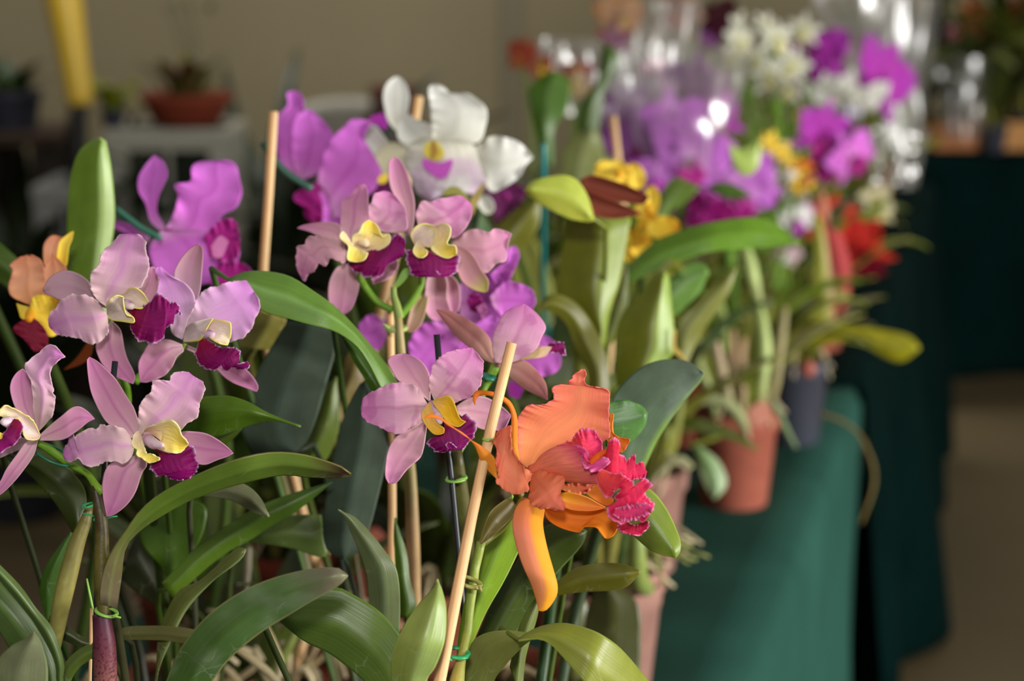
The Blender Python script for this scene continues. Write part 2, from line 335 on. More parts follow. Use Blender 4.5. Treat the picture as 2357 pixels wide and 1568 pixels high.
def cloth(name, Y0, Y1, W, mat, flare, seed, zf=.004):
    """cloth over a long table: top, right and left drapes with folds"""
    ns = 90; L = (Y1 - Y0) / TD.y; e = edge_at(Y0); V, F = [], []
    prof = []                                       # (side, drop, across)
    for k in range(18): prof.append((-1, .735 * (1 - k / 17.0)))
    for k in range(1, 13): prof.append((0, k / 13.0))
    for k in range(20): prof.append((1, .735 * (k / 19.0) ** 1.15))
    nw = len(prof)
    for i in range(ns + 1):
        s = L * i / ns
        for (sd, q) in prof:
            if sd == 0:
                p = e + TD * s - TN * W * (1 - q); p.z = .7525 + .0015 * noise.noise(Vector((s * 5, q * 4, seed)))
            else:
                drop = q; f = noise.noise(Vector((s * 2.1, seed, drop * .5))) + .5 * math.sin(s * 11 + seed + 2 * math.sin(s * 2.3))
                out = .012 + flare * min(drop, .5) + ((.02 if mat is CLOTH else .06) * drop / .5 * f) * min(1, drop * 4)
                rd = .014
                if drop < rd: out = .012 * math.sin(drop / rd * 1.57)
                p = e + TD * s + TN * out if sd == 1 else e + TD * s - TN * (W + out)
                p.z = .7525 - drop if drop < .70 else .7525 - drop
                p.z = max(zf, p.z)
            V.append(p)
    F = [(i*nw+j, i*nw+j+1, (i+1)*nw+j+1, (i+1)*nw+j) for i in range(ns) for j in range(nw-1)]
    n = len(V)                                       # end drapes
    for (i, sg) in ((0, -1), (ns, 1)):
        b0 = len(V); m = 24
        for k in range(9):
            dr = .735 * k / 8.0
            for j in range(m + 1):
                p = e + TD * L * (i / ns) - TN * W * (1 - j / m) + TD * sg * (.004 + .05 * dr + .02 * dr * math.sin(j * 1.1 + seed)) * (1 if k else 0); p.z = max(zf, .7525 - dr); V.append(p)
        F += [(b0+k*(m+1)+j, b0+k*(m+1)+j+1, b0+(k+1)*(m+1)+j+1, b0+(k+1)*(m+1)+j) for k in range(8) for j in range(m)]
    return link(name, V, F, mat, thick=.0012)
def table(Y0, Y1, W, label):
    a = edge_at(Y0 + .02); L = (Y1 - Y0 - .04) / TD.y; c = a - TN * W / 2 + TD * L / 2
    t = thing('folding_table', (c.x, c.y, 0), label, 'table')
    bw = W / 2 - .01
    boxes('tabletop', [(c.x - bw, c.x + bw, c.y - L / 2, c.y + L / 2, .722, .749)], MATT, t, (150, 130, 100), rz=-TT, piv=c)
    for sx in (-1, 1):
        for sy in (-1, 1):
            x = c.x + sx * (bw - .05); y = c.y + sy * (L / 2 - .12)
            boxes('leg', [(x - .015, x + .015, y - .015, y + .015, 0, .722)], PLAST, t, (120, 120, 120), rz=-TT, piv=c)
table(.45, 2.93, .62, 'long folding table under the green cloth nearest the camera')
table(2.99, 5.30, .62, 'long folding table under the green cloth painted darker for shade, continuing the near table')
tag(cloth('tablecloth', .45, 2.93, .62, CLOTH, .02, 3.1), 'green cloth draped over the near table under the pots', 'tablecloth')
tag(cloth('tablecloth', 2.99, 5.30, .62, CLOTH_DARK_SHADE, .06, 8.3), 'green cloth with its shade painted in, hanging in folds beyond the near green cloth', 'tablecloth')
# cross table on the right, cloth facing the camera
def cross_table():
    x0, x1, Y0, Y1 = 1.20, 3.6, 5.9, 6.6
    t = thing('folding_table', ((x0+x1)/2, (Y0+Y1)/2, 0), 'table at the right under a dark green cloth, carrying the wooden trays', 'table')
    boxes('tabletop', [(x0+.01, x1-.01, Y0+.01, Y1-.01, .722, .749)], MATT, t, (150, 130, 100))
    for sx in (x0+.08, x1-.08):
        for sy in (Y0+.08, Y1-.08): boxes('leg', [(sx-.015, sx+.015, sy-.015, sy+.015, 0, .722)], PLAST, t, (120, 120, 120))
    V, F = [], []; n = 90; m = 14
    path = [(x0, Y1)] + [(x0, Y0)] + [(x1, Y0)] + [(x1, Y1)]
    seg = []
    for a, b in zip(path, path[1:]):
        k = 90 if a[1] == b[1] else 22
        for i in range(k): seg.append((a[0] + (b[0]-a[0]) * i / k, a[1] + (b[1]-a[1]) * i / k, a[1] == b[1]))
    seg.append((x1, Y1, False))
    for i, (x, y, fr) in enumerate(seg):
        nx, ny = (0, -1) if fr else ((-1, 0) if x < 2 else (1, 0))
        for j in range(m + 1):
            dr = .66 * j / m; f = math.sin(i * .55 + 1.5 * math.sin(i * .13)); o = .006 + dr * (.05 + .05 * f)
            V.append(Vector((x + nx * o, y + ny * o, .754 - dr)))
    F = [(i*(m+1)+j, i*(m+1)+j+1, (i+1)*(m+1)+j+1, (i+1)*(m+1)+j) for i in range(len(seg)-1) for j in range(m)]
    b0 = len(V); V += [Vector((x0, Y0, .754)), Vector((x1, Y0, .754)), Vector((x1, Y1, .754)), Vector((x0, Y1, .754))]; F.append((b0, b0+1, b0+2, b0+3))
    tag(link('tablecloth', V, F, CLOTH_DARK_SHADE, thick=.0012), 'dark green cloth hanging nearly to the floor from the right-hand table', 'tablecloth')
cross_table()
# ================================================================ FOREGROUND ORCHIDS
ZT = .7535                                          # top of the cloth
def on_table(px, Y):
    """point of the table top straight below image column px at distance Y"""
    r = ray(px, 784); return Vector((r.x / r.y * Y * 1.0, Y, ZT))
def pot(parent, c, r=.055, h=.11, style=TERRA, roots=6, seed=1, mat=None, wood=False):
    rd = random.Random(seed); mat = mat or MATT
    prof = [(r*.74, 0), (r*.76, .002), (r*.93, h*.80), (r*1.0, h*.82), (r*1.02, h*.985), (r*1.0, h), (r*.95, h), (r*.92, h*.86), (r*.9, h*.84)]
    p = lathe(parent, 'pot', c, prof, style, mat, origin=Vector(c))
    pr = [(r*.9, h*.80), (r*.88, h*.88), (r*.6, h*.93), (r*.3, h*.96), (.002, h*.95)]
    lathe(parent, 'bark_mix', c, pr, BARK, ROOTM, 16)
    for k in range(roots):
        a = rd.random() * 6.28; q = r * (.5 + .3 * rd.random()); a2 = a + rd.uniform(-.9, .9)
        P0 = Vector(c) + Vector((math.cos(a) * q * .4, math.sin(a) * q * .4, h * .97))
        P1 = Vector(c) + Vector((math.cos(a) * q, math.sin(a) * q, h * (1.08 + .15 * rd.random())))
        P2 = Vector(c) + Vector((math.cos(a2) * r * 1.12, math.sin(a2) * r * 1.12, h * (1.0 - .25 * rd.random())))
        tube3(parent, 'root', [P0, P1, P2], [.0022, .0028, .0016], ROOT, ROOTM, 6, 10, bumpy=.3)
    return p
def leaf3(parent, base, az, ln, w, rise, droop, style, mat=None, twist=0, seed=0, vf=.25):
    """free-standing arching leaf: base point, heading, length, width"""
    mat = mat or LEAF; nv, nu = 18, 9; V, C, U = [], [], []
    p = Vector(base); pit = rise; h = Vector((math.cos(az), math.sin(az), 0)); sd = Vector((-math.sin(az), math.cos(az), 0))
    for i in range(nv):
        v = i / (nv - 1); t = h * math.cos(pit) + Vector((0, 0, 1)) * math.sin(pit); nrm = sd.cross(t) * -1
        wd_ = w * .5 * (math.sin(math.pi * min(1, .16 + .84 * v) ** .85) ** .6 if v < .999 else .05) * (1 if v > .12 else .35 + v * 5.4)
        tw = twist * v; s2 = sd * math.cos(tw) + nrm * math.sin(tw); n2 = nrm * math.cos(tw) - sd * math.sin(tw)
        for j in range(nu):
            u = -1 + 2 * j / (nu - 1); q = p + s2 * u * wd_ + n2 * (abs(u) * wd_ * vf)
            V.append(q); C.append(style(u, v, q)); U.append(((u + 1) / 2, v))
        p = p + t * (ln / (nv - 1)); pit -= droop / (nv - 1)
    F = [(i*nu+j, i*nu+j+1, (i+1)*nu+j+1, (i+1)*nu+j) for i in range(nv-1) for j in range(nu-1)]
    return link('leaf', V, F, mat, parent, C, U, .0012)
def lf(pl, crop, L, R, d, style, dz=(0, 0), mat=None, fold=4, cup=0, tilt=0, us=0, thick=.0012, ruf=.8, name='leaf', label=None, hump=0):
    o = patch(pl, name, crop, L, R, d, style, dz, cup, fold, tilt, ruf, 1.3, 0, 13, 28, mat or LEAF, thick, us, label, hump)
    if name == 'leaf':                                   # leaf base runs down into its pot
        v = o.data.vertices; b0 = ORG[o.name]; m = sum((v[i].co for i in range(13)), Vector()) / 13 + b0; nx = sum((v[i].co for i in range(26, 39)), Vector()) / 13 + b0
        w = max(.0018, min(.0038, (v[0].co - v[12].co).length * .16)); ft = ORG[pl.name] + Vector((0, 0, .09)); t = (m - nx).normalized() * .03
        if (m - ft).length > .04:
            dx = m - ft; ft = ft + Vector((max(-.03, min(.03, dx.x * .3)), max(-.03, min(.03, dx.y * .3)), 0))
            q = m + t * .5 + FWD * .03; h = (q * .55 + ft * .45); h = Vector((q.x * .6 + ft.x * .4, max(q.y, ft.y * .5 + q.y * .5) + .03, h.z))
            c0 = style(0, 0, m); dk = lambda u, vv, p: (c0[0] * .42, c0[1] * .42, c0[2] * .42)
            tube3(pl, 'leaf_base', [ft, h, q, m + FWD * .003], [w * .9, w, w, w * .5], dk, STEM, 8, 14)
    return o
def F_(pl, crop, s, ds, r, style=COLM):                  # a flower: its mesh is the column, petals are children
    return tube(pl, 'flower', crop, s, ds, r, style, mat=PETAL, nl=12)

# ---- plant A: sharp lavender flowers, black stake, lower left
pA = thing('orchid_plant', on_table(235, 1.10), 'lavender orchid with two sharp yellow-throated flowers at the lower left, tied to a black stake', 'plant', None)
fl = F_(pA, 'P', '770,770 820,790 880,830 960,845', [1.052, 1.045, 1.035, 1.026], [6, 13, 13, 4])
patch(fl, 'sepal', 'P', '735,800 670,775 545,700 455,640 400,560 345,450 305,340 285,220 275,110 276,70 300,48', '735,800 748,720 735,620 695,500 650,430 590,330 530,240 470,180 400,110 340,65 300,48', 1.065, LAVS, (0, 4, 6), cup=-2.5, fold=1, ruf=.5, fr=2)
patch(fl, 'petal', 'P', '745,785 740,680 740,560 755,450 800,410 845,370 860,300 872,258 930,250 1010,260 1030,215 1090,180 1190,187 1213,230', '745,785 900,760 1030,740 1120,700 1190,640 1255,600 1290,515 1290,480 1325,380 1335,290 1280,250 1213,230', 1.062, LAVP, (0, -5, -3, 2), cup=-2, fold=1.2, ruf=2.6, fr=3.5, inp=1.8, nu=23, nv=110)
patch(fl, 'petal', 'P', '700,860 660,760 600,692 480,662 400,664 365,690 300,690 240,715 160,768 150,735 122,740 105,770 110,805 80,850 65,895 62,930', '700,860 690,920 660,965 600,1018 550,995 480,990 420,1015 350,1035 260,1025 200,970 140,990 85,980 62,930', 1.062, LAVP, (0, -5, -4, 3), cup=-2, fold=1, ruf=2.2, fr=3, inp=1.8, nu=23, nv=110)
patch(fl, 'sepal', 'P', '720,880 640,970 500,1000 440,1070 415,1180 415,1260 425,1350 445,1450 455,1490', '720,880 790,950 815,1020 770,1100 720,1250 660,1350 590,1420 510,1475 455,1490', 1.066, LAVS, (2, 0, 2), cup=-3, fold=2, ruf=.4, fr=2)
patch(fl, 'sepal', 'P', '850,850 1000,780 1130,722 1240,720 1350,738 1450,790 1530,850 1595,912', '850,850 1100,960 1290,1015 1360,1015 1440,980 1540,945 1595,912', 1.07, LAVS, (4, 6, 4), cup=-3, fold=1, ruf=.4, fr=2)
patch(fl, 'lip', 'P', '890,880 935,935 930,972 870,975 832,1000 850,1060 890,1120 960,1110 1020,1140 1100,1158', '890,880 960,908 1060,918 1120,898 1190,845 1240,880 1265,930 1285,1010 1265,1070 1210,1130 1150,1155 1100,1158', 1.038, LIP, (6, 0, -4, 0), cup=2.5, ruf=1.7, fr=9, inp=3.2, nu=27, nv=130, mat=LIPM)
patch(fl, 'side_lobe', 'P', '770,745 800,690 880,660 960,625 1030,612 1090,650 1115,700 1125,745 1165,790 1190,830', '770,745 830,720 900,765 960,845 930,872 1000,905 1060,918 1130,905 1190,830', 1.036, HOOD, (10, 0, -4, -4), cup=-3, ruf=1, fr=4, inp=1, mat=LIPM, tilt=3)
patch(fl, 'side_lobe', 'P', '760,740 735,710 700,745 678,800 690,860 725,880 720,930 770,960 830,1005 910,982', '760,740 775,800 790,850 815,920 850,918 890,930 935,965 910,982', 1.034, HOOD, (8, 0, -2, -3), cup=-2, ruf=1, fr=5, inp=1, mat=LIPM)
fl = F_(pA, 'A', '170,1060 110,1030 40,1000 10,1000', [1.06, 1.05, 1.04, 1.035], [8, 14, 14, 6])
patch(fl, 'sepal', 'A', '180,1050 120,980 75,930 50,850 55,800 80,760 110,740', '180,1050 175,980 170,900 165,830 140,770 110,740', 1.075, LAVS, (0, 4, 6), cup=-2)
patch(fl, 'petal', 'A', '190,1045 165,960 160,880 155,820 130,760 115,715 150,690 200,650 225,622 260,625 318,682', '190,1045 240,990 262,930 270,880 255,860 262,840 245,770 262,725 290,695 318,682', 1.06, LAVP, (0, -6, -4, -8), cup=-3, fold=4, ruf=1.6, fr=5, inp=1.6, nu=19, nv=44)
patch(fl, 'sepal', 'A', '190,1065 250,1010 300,970 350,930 390,925 430,950 462,985', '190,1090 270,1090 320,1080 380,1040 430,1000 462,985', 1.058, LAVS, (0, -5, -4), cup=-2.5, fold=2)
patch(fl, 'sepal', 'A', '185,1085 130,1095 80,1160 30,1230 0,1290 -60,1375', '185,1085 165,1160 110,1240 60,1300 0,1355 -60,1375', 1.06, LAVS, (0, -2, 2), cup=-2, fold=1)
patch(fl, 'petal', 'A', '170,1085 60,1070 -60,1050 -150,1100', '170,1090 60,1150 -60,1180 -150,1100', 1.07, LAVP, (0, 2, 2), cup=-2, ruf=2)
patch(fl, 'side_lobe', 'A', '195,1060 160,990 100,950 50,925 20,918 0,940 -30,950', '195,1060 185,1085 125,1082 105,1020 90,985 60,985 0,970 -30,950', 1.045, HOODP, (8, 0, -4), cup=-5, ruf=1.2, fr=5, inp=1.4, mat=LIPM)
patch(fl, 'lip', 'A', '70,985 20,1050 0,1080 -30,1080 -40,1130', '70,985 100,1000 108,1050 80,1100 40,1125 0,1150 -40,1130', 1.035, LIP, (4, -2, -2), cup=2, ruf=1.8, fr=5, inp=1.6, mat=LIPM)
patch(fl, 'side_lobe', 'A', '90,1050 40,1060 0,1050 -30,1040', '90,1060 40,1085 0,1082 -30,1040', 1.034, YEL, (4, -2), mat=LIPM)
tube(pA, 'flower_stalk', 'J', '695,250 650,200 590,120 480,60 420,20 340,-40 250,-95', [1.07, 1.07, 1.075, 1.078, 1.075, 1.07, 1.065], [10, 9, 8, 8, 9, 10, 8], PG)
tube(pA, 'flower_stalk', 'P', '720,880 640,990 560,1090 470,1190 400,1240', [1.062, 1.078, 1.085, 1.085, 1.075], [7, 7, 8, 8, 8], PG)
brown = st([(0, (84, 74, 34)), (.5, (96, 88, 34)), (1, (58, 44, 30))], None, None, half=((110, 96, 40), .3, .6), spot=((50, 34, 24), .6, 160))
purp = st([(0, (206, 150, 136)), (.75, (196, 140, 110)), (.92, (120, 60, 70)), (1, (60, 24, 46))], spot=((88, 24, 56), .85, 800))
b = pA.location
tube3(pA, 'stem', [b + Vector((0, 0, .09)), PT(243, 1800, 1.09), PT(244, 1640, 1.08), PT(243, 1560, 1.075), PT(240, 1480, 1.072), PT(232, 1415, 1.07)], [.004, .006, .0062, .0062, .006, .0045], purp, ns=64, nl=480, label='purple-spotted stem')
tube(pA, 'stem', 'J', '715,1180 700,1050 692,900 690,750 690,600 692,480 670,330 640,200', 1.07, [8, 13, 18, 18, 17, 15, 13, 8], brown, label='brownish green stem')
tube(pA, 'pseudobulb', 'J', '340,1420 375,1230 420,1000 465,800 520,600 580,440 610,330', [1.12, 1.11, 1.10, 1.10, 1.10, 1.10, 1.10], [15, 18, 21, 22, 19, 14, 8], st([(0, (150, 140, 80)), (.5, (166, 158, 84)), (1, (90, 80, 40))], None, None, half=((120, 110, 40), .3, .6), spot=((110, 100, 50), .4, 90)))
arch = st([(0, (112, 98, 78)), (.12, (108, 100, 66)), (.35, (92, 118, 36)), (.85, (88, 108, 38)), (.97, (84, 60, 44)), (1, (50, 34, 30))], ((120, 140, 60), .04, .3), ((130, 120, 60), .05, .5))
lf(pA, 'F', '230,1390 232,1340 251,1280 290,1220 322,1176 366,1138 441,1098 530,1062 614,1042 686,1044 748,1060 793,1078 808,1091', '268,1400 278,1330 288,1260 322,1220 373,1186 434,1152 467,1140 534,1118 645,1093 712,1098 779,1099 808,1094', 1.06, arch, (12, -10, -25, -10), fold=4, tilt=6, label='arching leaf with a dead brown tip')
lf(pA, 'J', '150,40 270,0 450,80 560,200 585,300 560,420', '60,20 180,110 280,210 370,310 440,420 500,520', 1.14, g((46, 62, 18)), (0, 6, 0), fold=3)
lf(pA, 'J', '320,1120 290,1000 275,900 310,760 400,620 480,520', '330,1100 380,900 440,700 480,560 500,530 480,520', 1.15, g((52, 92, 24)), (0, 0))
lf(pA, 'J', '430,1700 390,1526 380,1420 330,1290 230,1120 100,960 0,840 -90,740', '430,1700 420,1526 430,1420 395,1280 340,1150 240,1030 130,880 0,745 -90,650', 1.02, g((74, 100, 56)), (10, 0, -15), fold=5)
lf(pA, 'J', '300,1700 200,1500 110,1380 30,1240 -60,1100', '430,1700 425,1500 400,1350 300,1150 120,940 -60,770', 1.03, g((66, 92, 50)), (8, 0, -10), fold=6)
lf(pA, 'J', '-60,1700 -40,1500 -10,1380 80,1290 180,1240 232,1190', '315,1700 325,1500 318,1400 285,1290 260,1230 232,1190', .985, g((92, 106, 86), edge=((110, 130, 70), .05, .8)), (0, 0), mat=DUSTY, fold=3)
lf(pA, 'J', '380,1640 390,1520 440,1410 530,1320 640,1262', '460,1640 480,1520 540,1430 610,1385 655,1372', 1.1, g((78, 104, 44)), (0, 0))
lf(pA, 'J', '640,1260 560,1230 480,1170 400,1130', '640,1300 560,1300 470,1260 400,1230', 1.13, g((58, 70, 40)), (0, 0))
pot(pA, pA.location, seed=3)

# ---- plant B: two softer lavender flowers behind plant A
pB = thing('orchid_plant', on_table(330, 1.24), 'pale lavender orchid behind, its two flowers side by side above the black stake tip', 'plant', None)
fl = F_(pB, 'Q', '640,740 720,720 800,710 850,730', [1.125, 1.115, 1.105, 1.1], [8, 14, 13, 6], st((236, 214, 216), spot=((170, 80, 170), .7, 260)))
patch(fl, 'sepal', 'Q', '600,740 520,640 460,560 420,480 340,420 240,385 150,395 60,450 15,520 -5,570 10,600', '600,740 400,700 220,680 130,650 50,615 10,600', 1.15, MAUVE, (0, 6, 4), cup=-3, fold=2)
patch(fl, 'petal', 'Q', '600,725 520,670 460,580 435,480 440,420 500,350 530,300 540,230 580,180 650,130 700,60 740,42 820,38', '600,725 700,640 850,600 930,530 980,440 1000,330 1000,280 970,180 965,100 920,48 820,38', 1.13, LAVP, (0, -6, 0, 6), cup=-2, fold=1, ruf=2.6, fr=3.6, inp=1.8, nu=23, nv=110)
patch(fl, 'petal', 'Q', '605,800 560,740 470,640 350,612 240,620 170,665 110,740 60,800 45,870 60,920', '605,800 615,930 600,1000 560,1040 500,1080 400,1070 340,1030 280,1020 200,1000 120,980 60,920', 1.125, LAVP, (0, -6, -4, 4), cup=-2, fold=1, ruf=2.4, fr=3.3, inp=1.8, nu=23, nv=110)
patch(fl, 'sepal', 'Q', '640,860 560,980 500,1080 500,1140 540,1240 590,1310 680,1390 770,1430 850,1460', '640,860 720,930 750,1020 770,1130 800,1230 850,1330 870,1400 850,1460', 1.14, LAVS, (0, 2, 0), cup=-3, fold=2)
patch(fl, 'sepal', 'Q', '880,620 940,500 985,390 1020,350 1050,350', '880,650 1020,690 1090,560 1085,430 1050,350', 1.15, ROSE, (0, 2), cup=-2)
patch(fl, 'side_lobe', 'Q', '700,625 780,590 820,548 880,548 950,600 1000,680 1025,700', '700,640 760,690 800,720 870,740 940,745 1025,700', 1.104, HOODP, (8, 0, -4), cup=-6, mat=LIPM)
patch(fl, 'side_lobe', 'Q', '605,790 600,700 640,645 700,618 757,632', '605,790 640,850 760,870 860,880 850,825 790,805 765,720 757,632', 1.10, st([(0, (226, 204, 196)), (1, (232, 212, 196))], None, ((246, 232, 130), .09, .9), half=((240, 224, 120), .8, .9)), (8, -2, -4), cup=-6, mat=LIPM)
patch(fl, 'lip', 'Q', '800,790 870,850 860,885 825,905 850,980 920,1050 1000,1080 1090,1078 1140,1030 1150,950 1200,900 1230,890 1215,830 1260,790 1305,805', '800,790 870,740 990,700 1060,620 1120,600 1170,650 1210,690 1260,690 1290,750 1305,805', 1.10, LIP, (6, -2, -4, 0), cup=3, ruf=1.7, fr=9, inp=3.2, nu=27, nv=130, mat=LIPM)
fl = F_(pB, 'Q', '1350,1050 1450,1010 1540,990 1610,985', [1.145, 1.135, 1.12, 1.112], [7, 12, 13, 6], st((232, 200, 216), spot=((170, 80, 170), .7, 260)))
patch(fl, 'petal', 'Q', '1320,1040 1220,980 1190,860 1120,760 1070,640 1085,540 1100,460 1060,400 1065,360 1110,345', '1320,1040 1370,860 1420,760 1440,680 1420,590 1340,500 1220,440 1150,380 1110,345', 1.135, LAVQ, (4, 0, -4), cup=-2, fold=1, ruf=1.8, fr=3)
patch(fl, 'sepal', 'Q', '1370,980 1300,700 1240,440 1270,330 1330,240 1400,170 1470,135', '1370,980 1450,700 1490,560 1505,400 1515,250 1510,170 1470,135', 1.155, st([(0, (214, 180, 190)), (.5, (214, 170, 190)), (1, (176, 120, 130))], ((214, 140, 190), .2, .5)), (0, 4, 4), cup=-3, fold=1)
patch(fl, 'petal', 'Q', '1370,940 1370,800 1420,740 1450,650 1500,590 1570,545 1660,530 1700,500 1800,490 1920,480 1960,560', '1370,940 1600,1040 1780,1060 1880,1030 1950,970 2000,880 2050,760 2050,680 2020,620 1960,560', 1.14, LAVQ, (0, -5, -3, 3), cup=-2, fold=1, ruf=2.2, fr=3.2, inp=1.8, nu=23, nv=110)
patch(fl, 'sepal', 'Q', '1320,1090 1180,1040 1020,1060 940,1180 905,1260 905,1340 920,1440', '1320,1110 1330,1150 1270,1200 1220,1300 1150,1380 1060,1420 980,1445 920,1440', 1.14, LAVS, (0, -3, -3), cup=-3, fold=1, ruf=.8)
patch(fl, 'sepal', 'Q', '1350,1090 1500,1150 1700,1250 1850,1270 1930,1330 2000,1410 2040,1490 2020,1535', '1350,1130 1500,1200 1620,1300 1720,1400 1800,1450 1900,1490 2020,1535', 1.155, LAVS, (0, 2), cup=-2)
patch(fl, 'side_lobe', 'Q', '1330,1000 1380,900 1450,870 1550,842 1615,835', '1330,1060 1400,1060 1490,1045 1540,960 1580,890 1615,835', 1.12, st([(0, (226, 206, 210)), (1, (232, 212, 206))], None, None, half=((242, 226, 110), .8, .9)), (10, -2, -4), cup=-5, mat=LIPM)
patch(fl, 'side_lobe', 'Q', '1540,980 1570,880 1620,845 1760,870 1780,900 1780,1000 1750,1090', '1540,980 1560,1000 1600,1040 1680,1080 1750,1090', 1.115, HOODP, (6, 0, -2), cup=-5, tilt=-3, mat=LIPM)
patch(fl, 'lip', 'Q', '1520,1030 1480,1045 1460,1140 1450,1220 1500,1290 1580,1330 1640,1320 1680,1270 1740,1335 1780,1290 1880,1330 1955,1300', '1520,1030 1600,1070 1700,1110 1850,1120 1865,1210 1870,1260 1950,1250 1955,1300', 1.115, LIP, (6, -2, -4), cup=3, ruf=1.7, fr=9, inp=3.2, nu=27, nv=130, mat=LIPM)
tube(pB, 'flower_stalk', 'Q', '640,840 640,1000 660,1200 720,1340 780,1460 800,1640 760,1800', [1.16, 1.17, 1.18, 1.18, 1.18, 1.19, 1.2], [6, 7, 8, 9, 9, 9, 9], PG)
tube(pB, 'flower_stalk', 'Q', '1340,1080 1250,1200 1080,1320 930,1380 870,1450', [1.16, 1.17, 1.18, 1.18, 1.18], [6, 7, 8, 9, 9], PG)
lf(pB, 'N', '-20,880 60,780 130,712 200,700 290,700 380,730 470,780 560,820 655,855', '-20,900 60,930 150,915 260,895 380,850 480,826 560,835 655,858', 1.14, g((78, 118, 28)), (20, 0, -10), fold=6, us=-.2)
lf(pB, 'N', '-60,900 0,880 150,905 300,870 350,860', '-60,1100 100,1060 250,960 330,890 350,860', 1.19, g((66, 92, 26)), (0, 0))
lf(pB, 'J', '1370,262 1450,200 1580,168 1700,220 1780,310 1822,412', '1370,265 1500,282 1600,312 1720,380 1822,412', 1.14, g((108, 122, 104)), (10, -5), mat=DUSTY)
lf(pB, 'J', '1100,860 1170,790 1300,650 1500,500 1650,400 1800,320 2000,250 2250,180', '1170,960 1250,895 1400,760 1560,640 1680,580 1830,480 2000,380 2250,180', 1.20, st([(0, (84, 112, 26)), (.5, (76, 104, 26)), (1, (52, 74, 24))]), (0, 10), fold=4)
lf(pB, 'J', '1150,900 1100,760 980,620 940,500 980,420 1100,340', '1150,900 1230,780 1340,600 1392,470 1390,340 1250,290', 1.25, g((66, 104, 22)), (0, 0), fold=3)
lf(pB, 'J', '1690,560 1790,470 1900,412 2050,398 2180,402', '1690,580 1850,600 2000,630 2200,685 2190,560', 1.25, g((94, 124, 70)), (0, 0), fold=4)
lf(pB, 'J', '1030,1640 1060,1500 1080,1200 1160,1000 1230,900 1350,850 1480,740 1590,640 1640,618 1668,632', '1050,1640 1060,1526 1090,1400 1150,1270 1240,1080 1330,960 1440,850 1560,760 1640,690 1668,632', 1.13, g((86, 100, 54), half=((140, 160, 110), .75, .7)), (20, 0, -15), fold=4, us=.3)
lf(pB, 'J', '760,1200 850,1165 950,1155 1150,1155 1340,1185 1500,1250', '760,1240 850,1246 950,1245 1120,1250 1260,1268 1500,1250', 1.12, g((94, 102, 66)), (20, 0), fold=2)
lf(pB, 'J', '880,640 940,520 1000,560 1100,800 1130,1000', '820,830 900,900 1000,980 1080,1020 1130,1000', 1.3, g((40, 48, 22)), (0, 0))
pot(pB, pB.location, style=TERRD, seed=5)

# ---- plant C: centre cluster of three rose-lavender flowers
pC = thing('orchid_plant', on_table(915, 1.34), 'rose lavender orchid in the middle with yellow and magenta lips on a forked green spike', 'plant', None)
fl = F_(pC, 'R', '520,860 580,820 640,810 680,840', [1.22, 1.21, 1.2, 1.195], [8, 13, 13, 6], COLY)
patch(fl, 'sepal', 'R', '500,840 440,700 400,640 300,622 180,635 70,655 15,682', '500,840 380,800 210,750 130,715 15,682', 1.235, ROSE, (0, 4), cup=-2)
patch(fl, 'petal', 'R', '530,820 430,730 425,640 430,540 440,420 480,400 540,350 570,280 600,268', '530,820 620,720 680,620 690,480 690,380 680,300 650,265 600,268', 1.225, LAVS, (0, -2, 4), cup=-2, fold=1, ruf=1.5, fr=3)
patch(fl, 'petal', 'R', '720,690 690,640 690,540 685,460 720,440 740,360 790,340 850,330 900,345', '720,690 850,720 980,720 1060,690 1060,600 1040,500 990,430 950,380 900,345', 1.215, ROSEP, (0, -2, 2), cup=-3, fold=1.5, ruf=1.5, fr=3)
patch(fl, 'petal', 'R', '480,900 450,800 330,775 200,748 110,770 80,830 20,850 15,900 0,960 10,1040 40,1110 70,1172', '480,900 470,1010 390,980 330,970 280,1040 220,1020 180,1090 110,1130 95,1180 70,1172', 1.22, ROSE, (0, -6, -4, 4), cup=-4, fold=2, ruf=1.8, fr=3.4, inp=1.8, nu=23, nv=110)
patch(fl, 'sepal', 'R', '480,1020 400,1050 350,1120 320,1200 310,1320 330,1420 370,1490 430,1515', '480,1020 560,1080 600,1180 600,1260 570,1370 520,1460 430,1515', 1.23, ROSE, (2, 0), cup=-3, fold=2)
patch(fl, 'sepal', 'R', '800,900 760,1060 720,1150 740,1212', '900,900 970,1000 970,1060 930,1120 860,1170 740,1212', 1.225, ROSE, (0, 0), cup=-2, ruf=1)
patch(fl, 'side_lobe', 'R', '540,900 540,760 600,720 640,640 700,605', '600,930 700,905 820,885 890,830 905,770 880,735 830,770 780,660 700,605', 1.195, HOOD, (8, 0, -2), cup=-4, mat=LIPM, tilt=2)
patch(fl, 'side_lobe', 'R', '530,880 480,740 450,710 420,740 425,780 500,850 490,920 500,990 600,1000', '530,880 570,910 610,940 660,930 690,915 660,980 600,1000', 1.19, HOOD, (4, -2, -3), cup=-2, mat=LIPM)
patch(fl, 'lip', 'R', '620,930 590,1000 510,1000 530,1080 640,1130 740,1155 820,1130 860,1060 940,990 1010,960 1040,880', '620,930 720,890 850,860 900,800 950,745 1010,750 1040,810 1040,880', 1.198, LIP, (4, -2, -2), cup=3, ruf=1.7, fr=9, inp=3.2, nu=27, nv=130, mat=LIPM)
fl = F_(pC, 'R', '1180,860 1220,800 1260,790 1290,830', [1.22, 1.21, 1.2, 1.195], [8, 13, 13, 6], COLY)
patch(fl, 'sepal', 'R', '1000,720 1000,500 920,340 890,240 885,140 890,50 930,10 960,8', '1100,760 1120,640 1130,520 1125,400 1090,260 1060,160 1010,60 960,8', 1.24, ROSE, (0, 2, 6), cup=-3, fold=1)
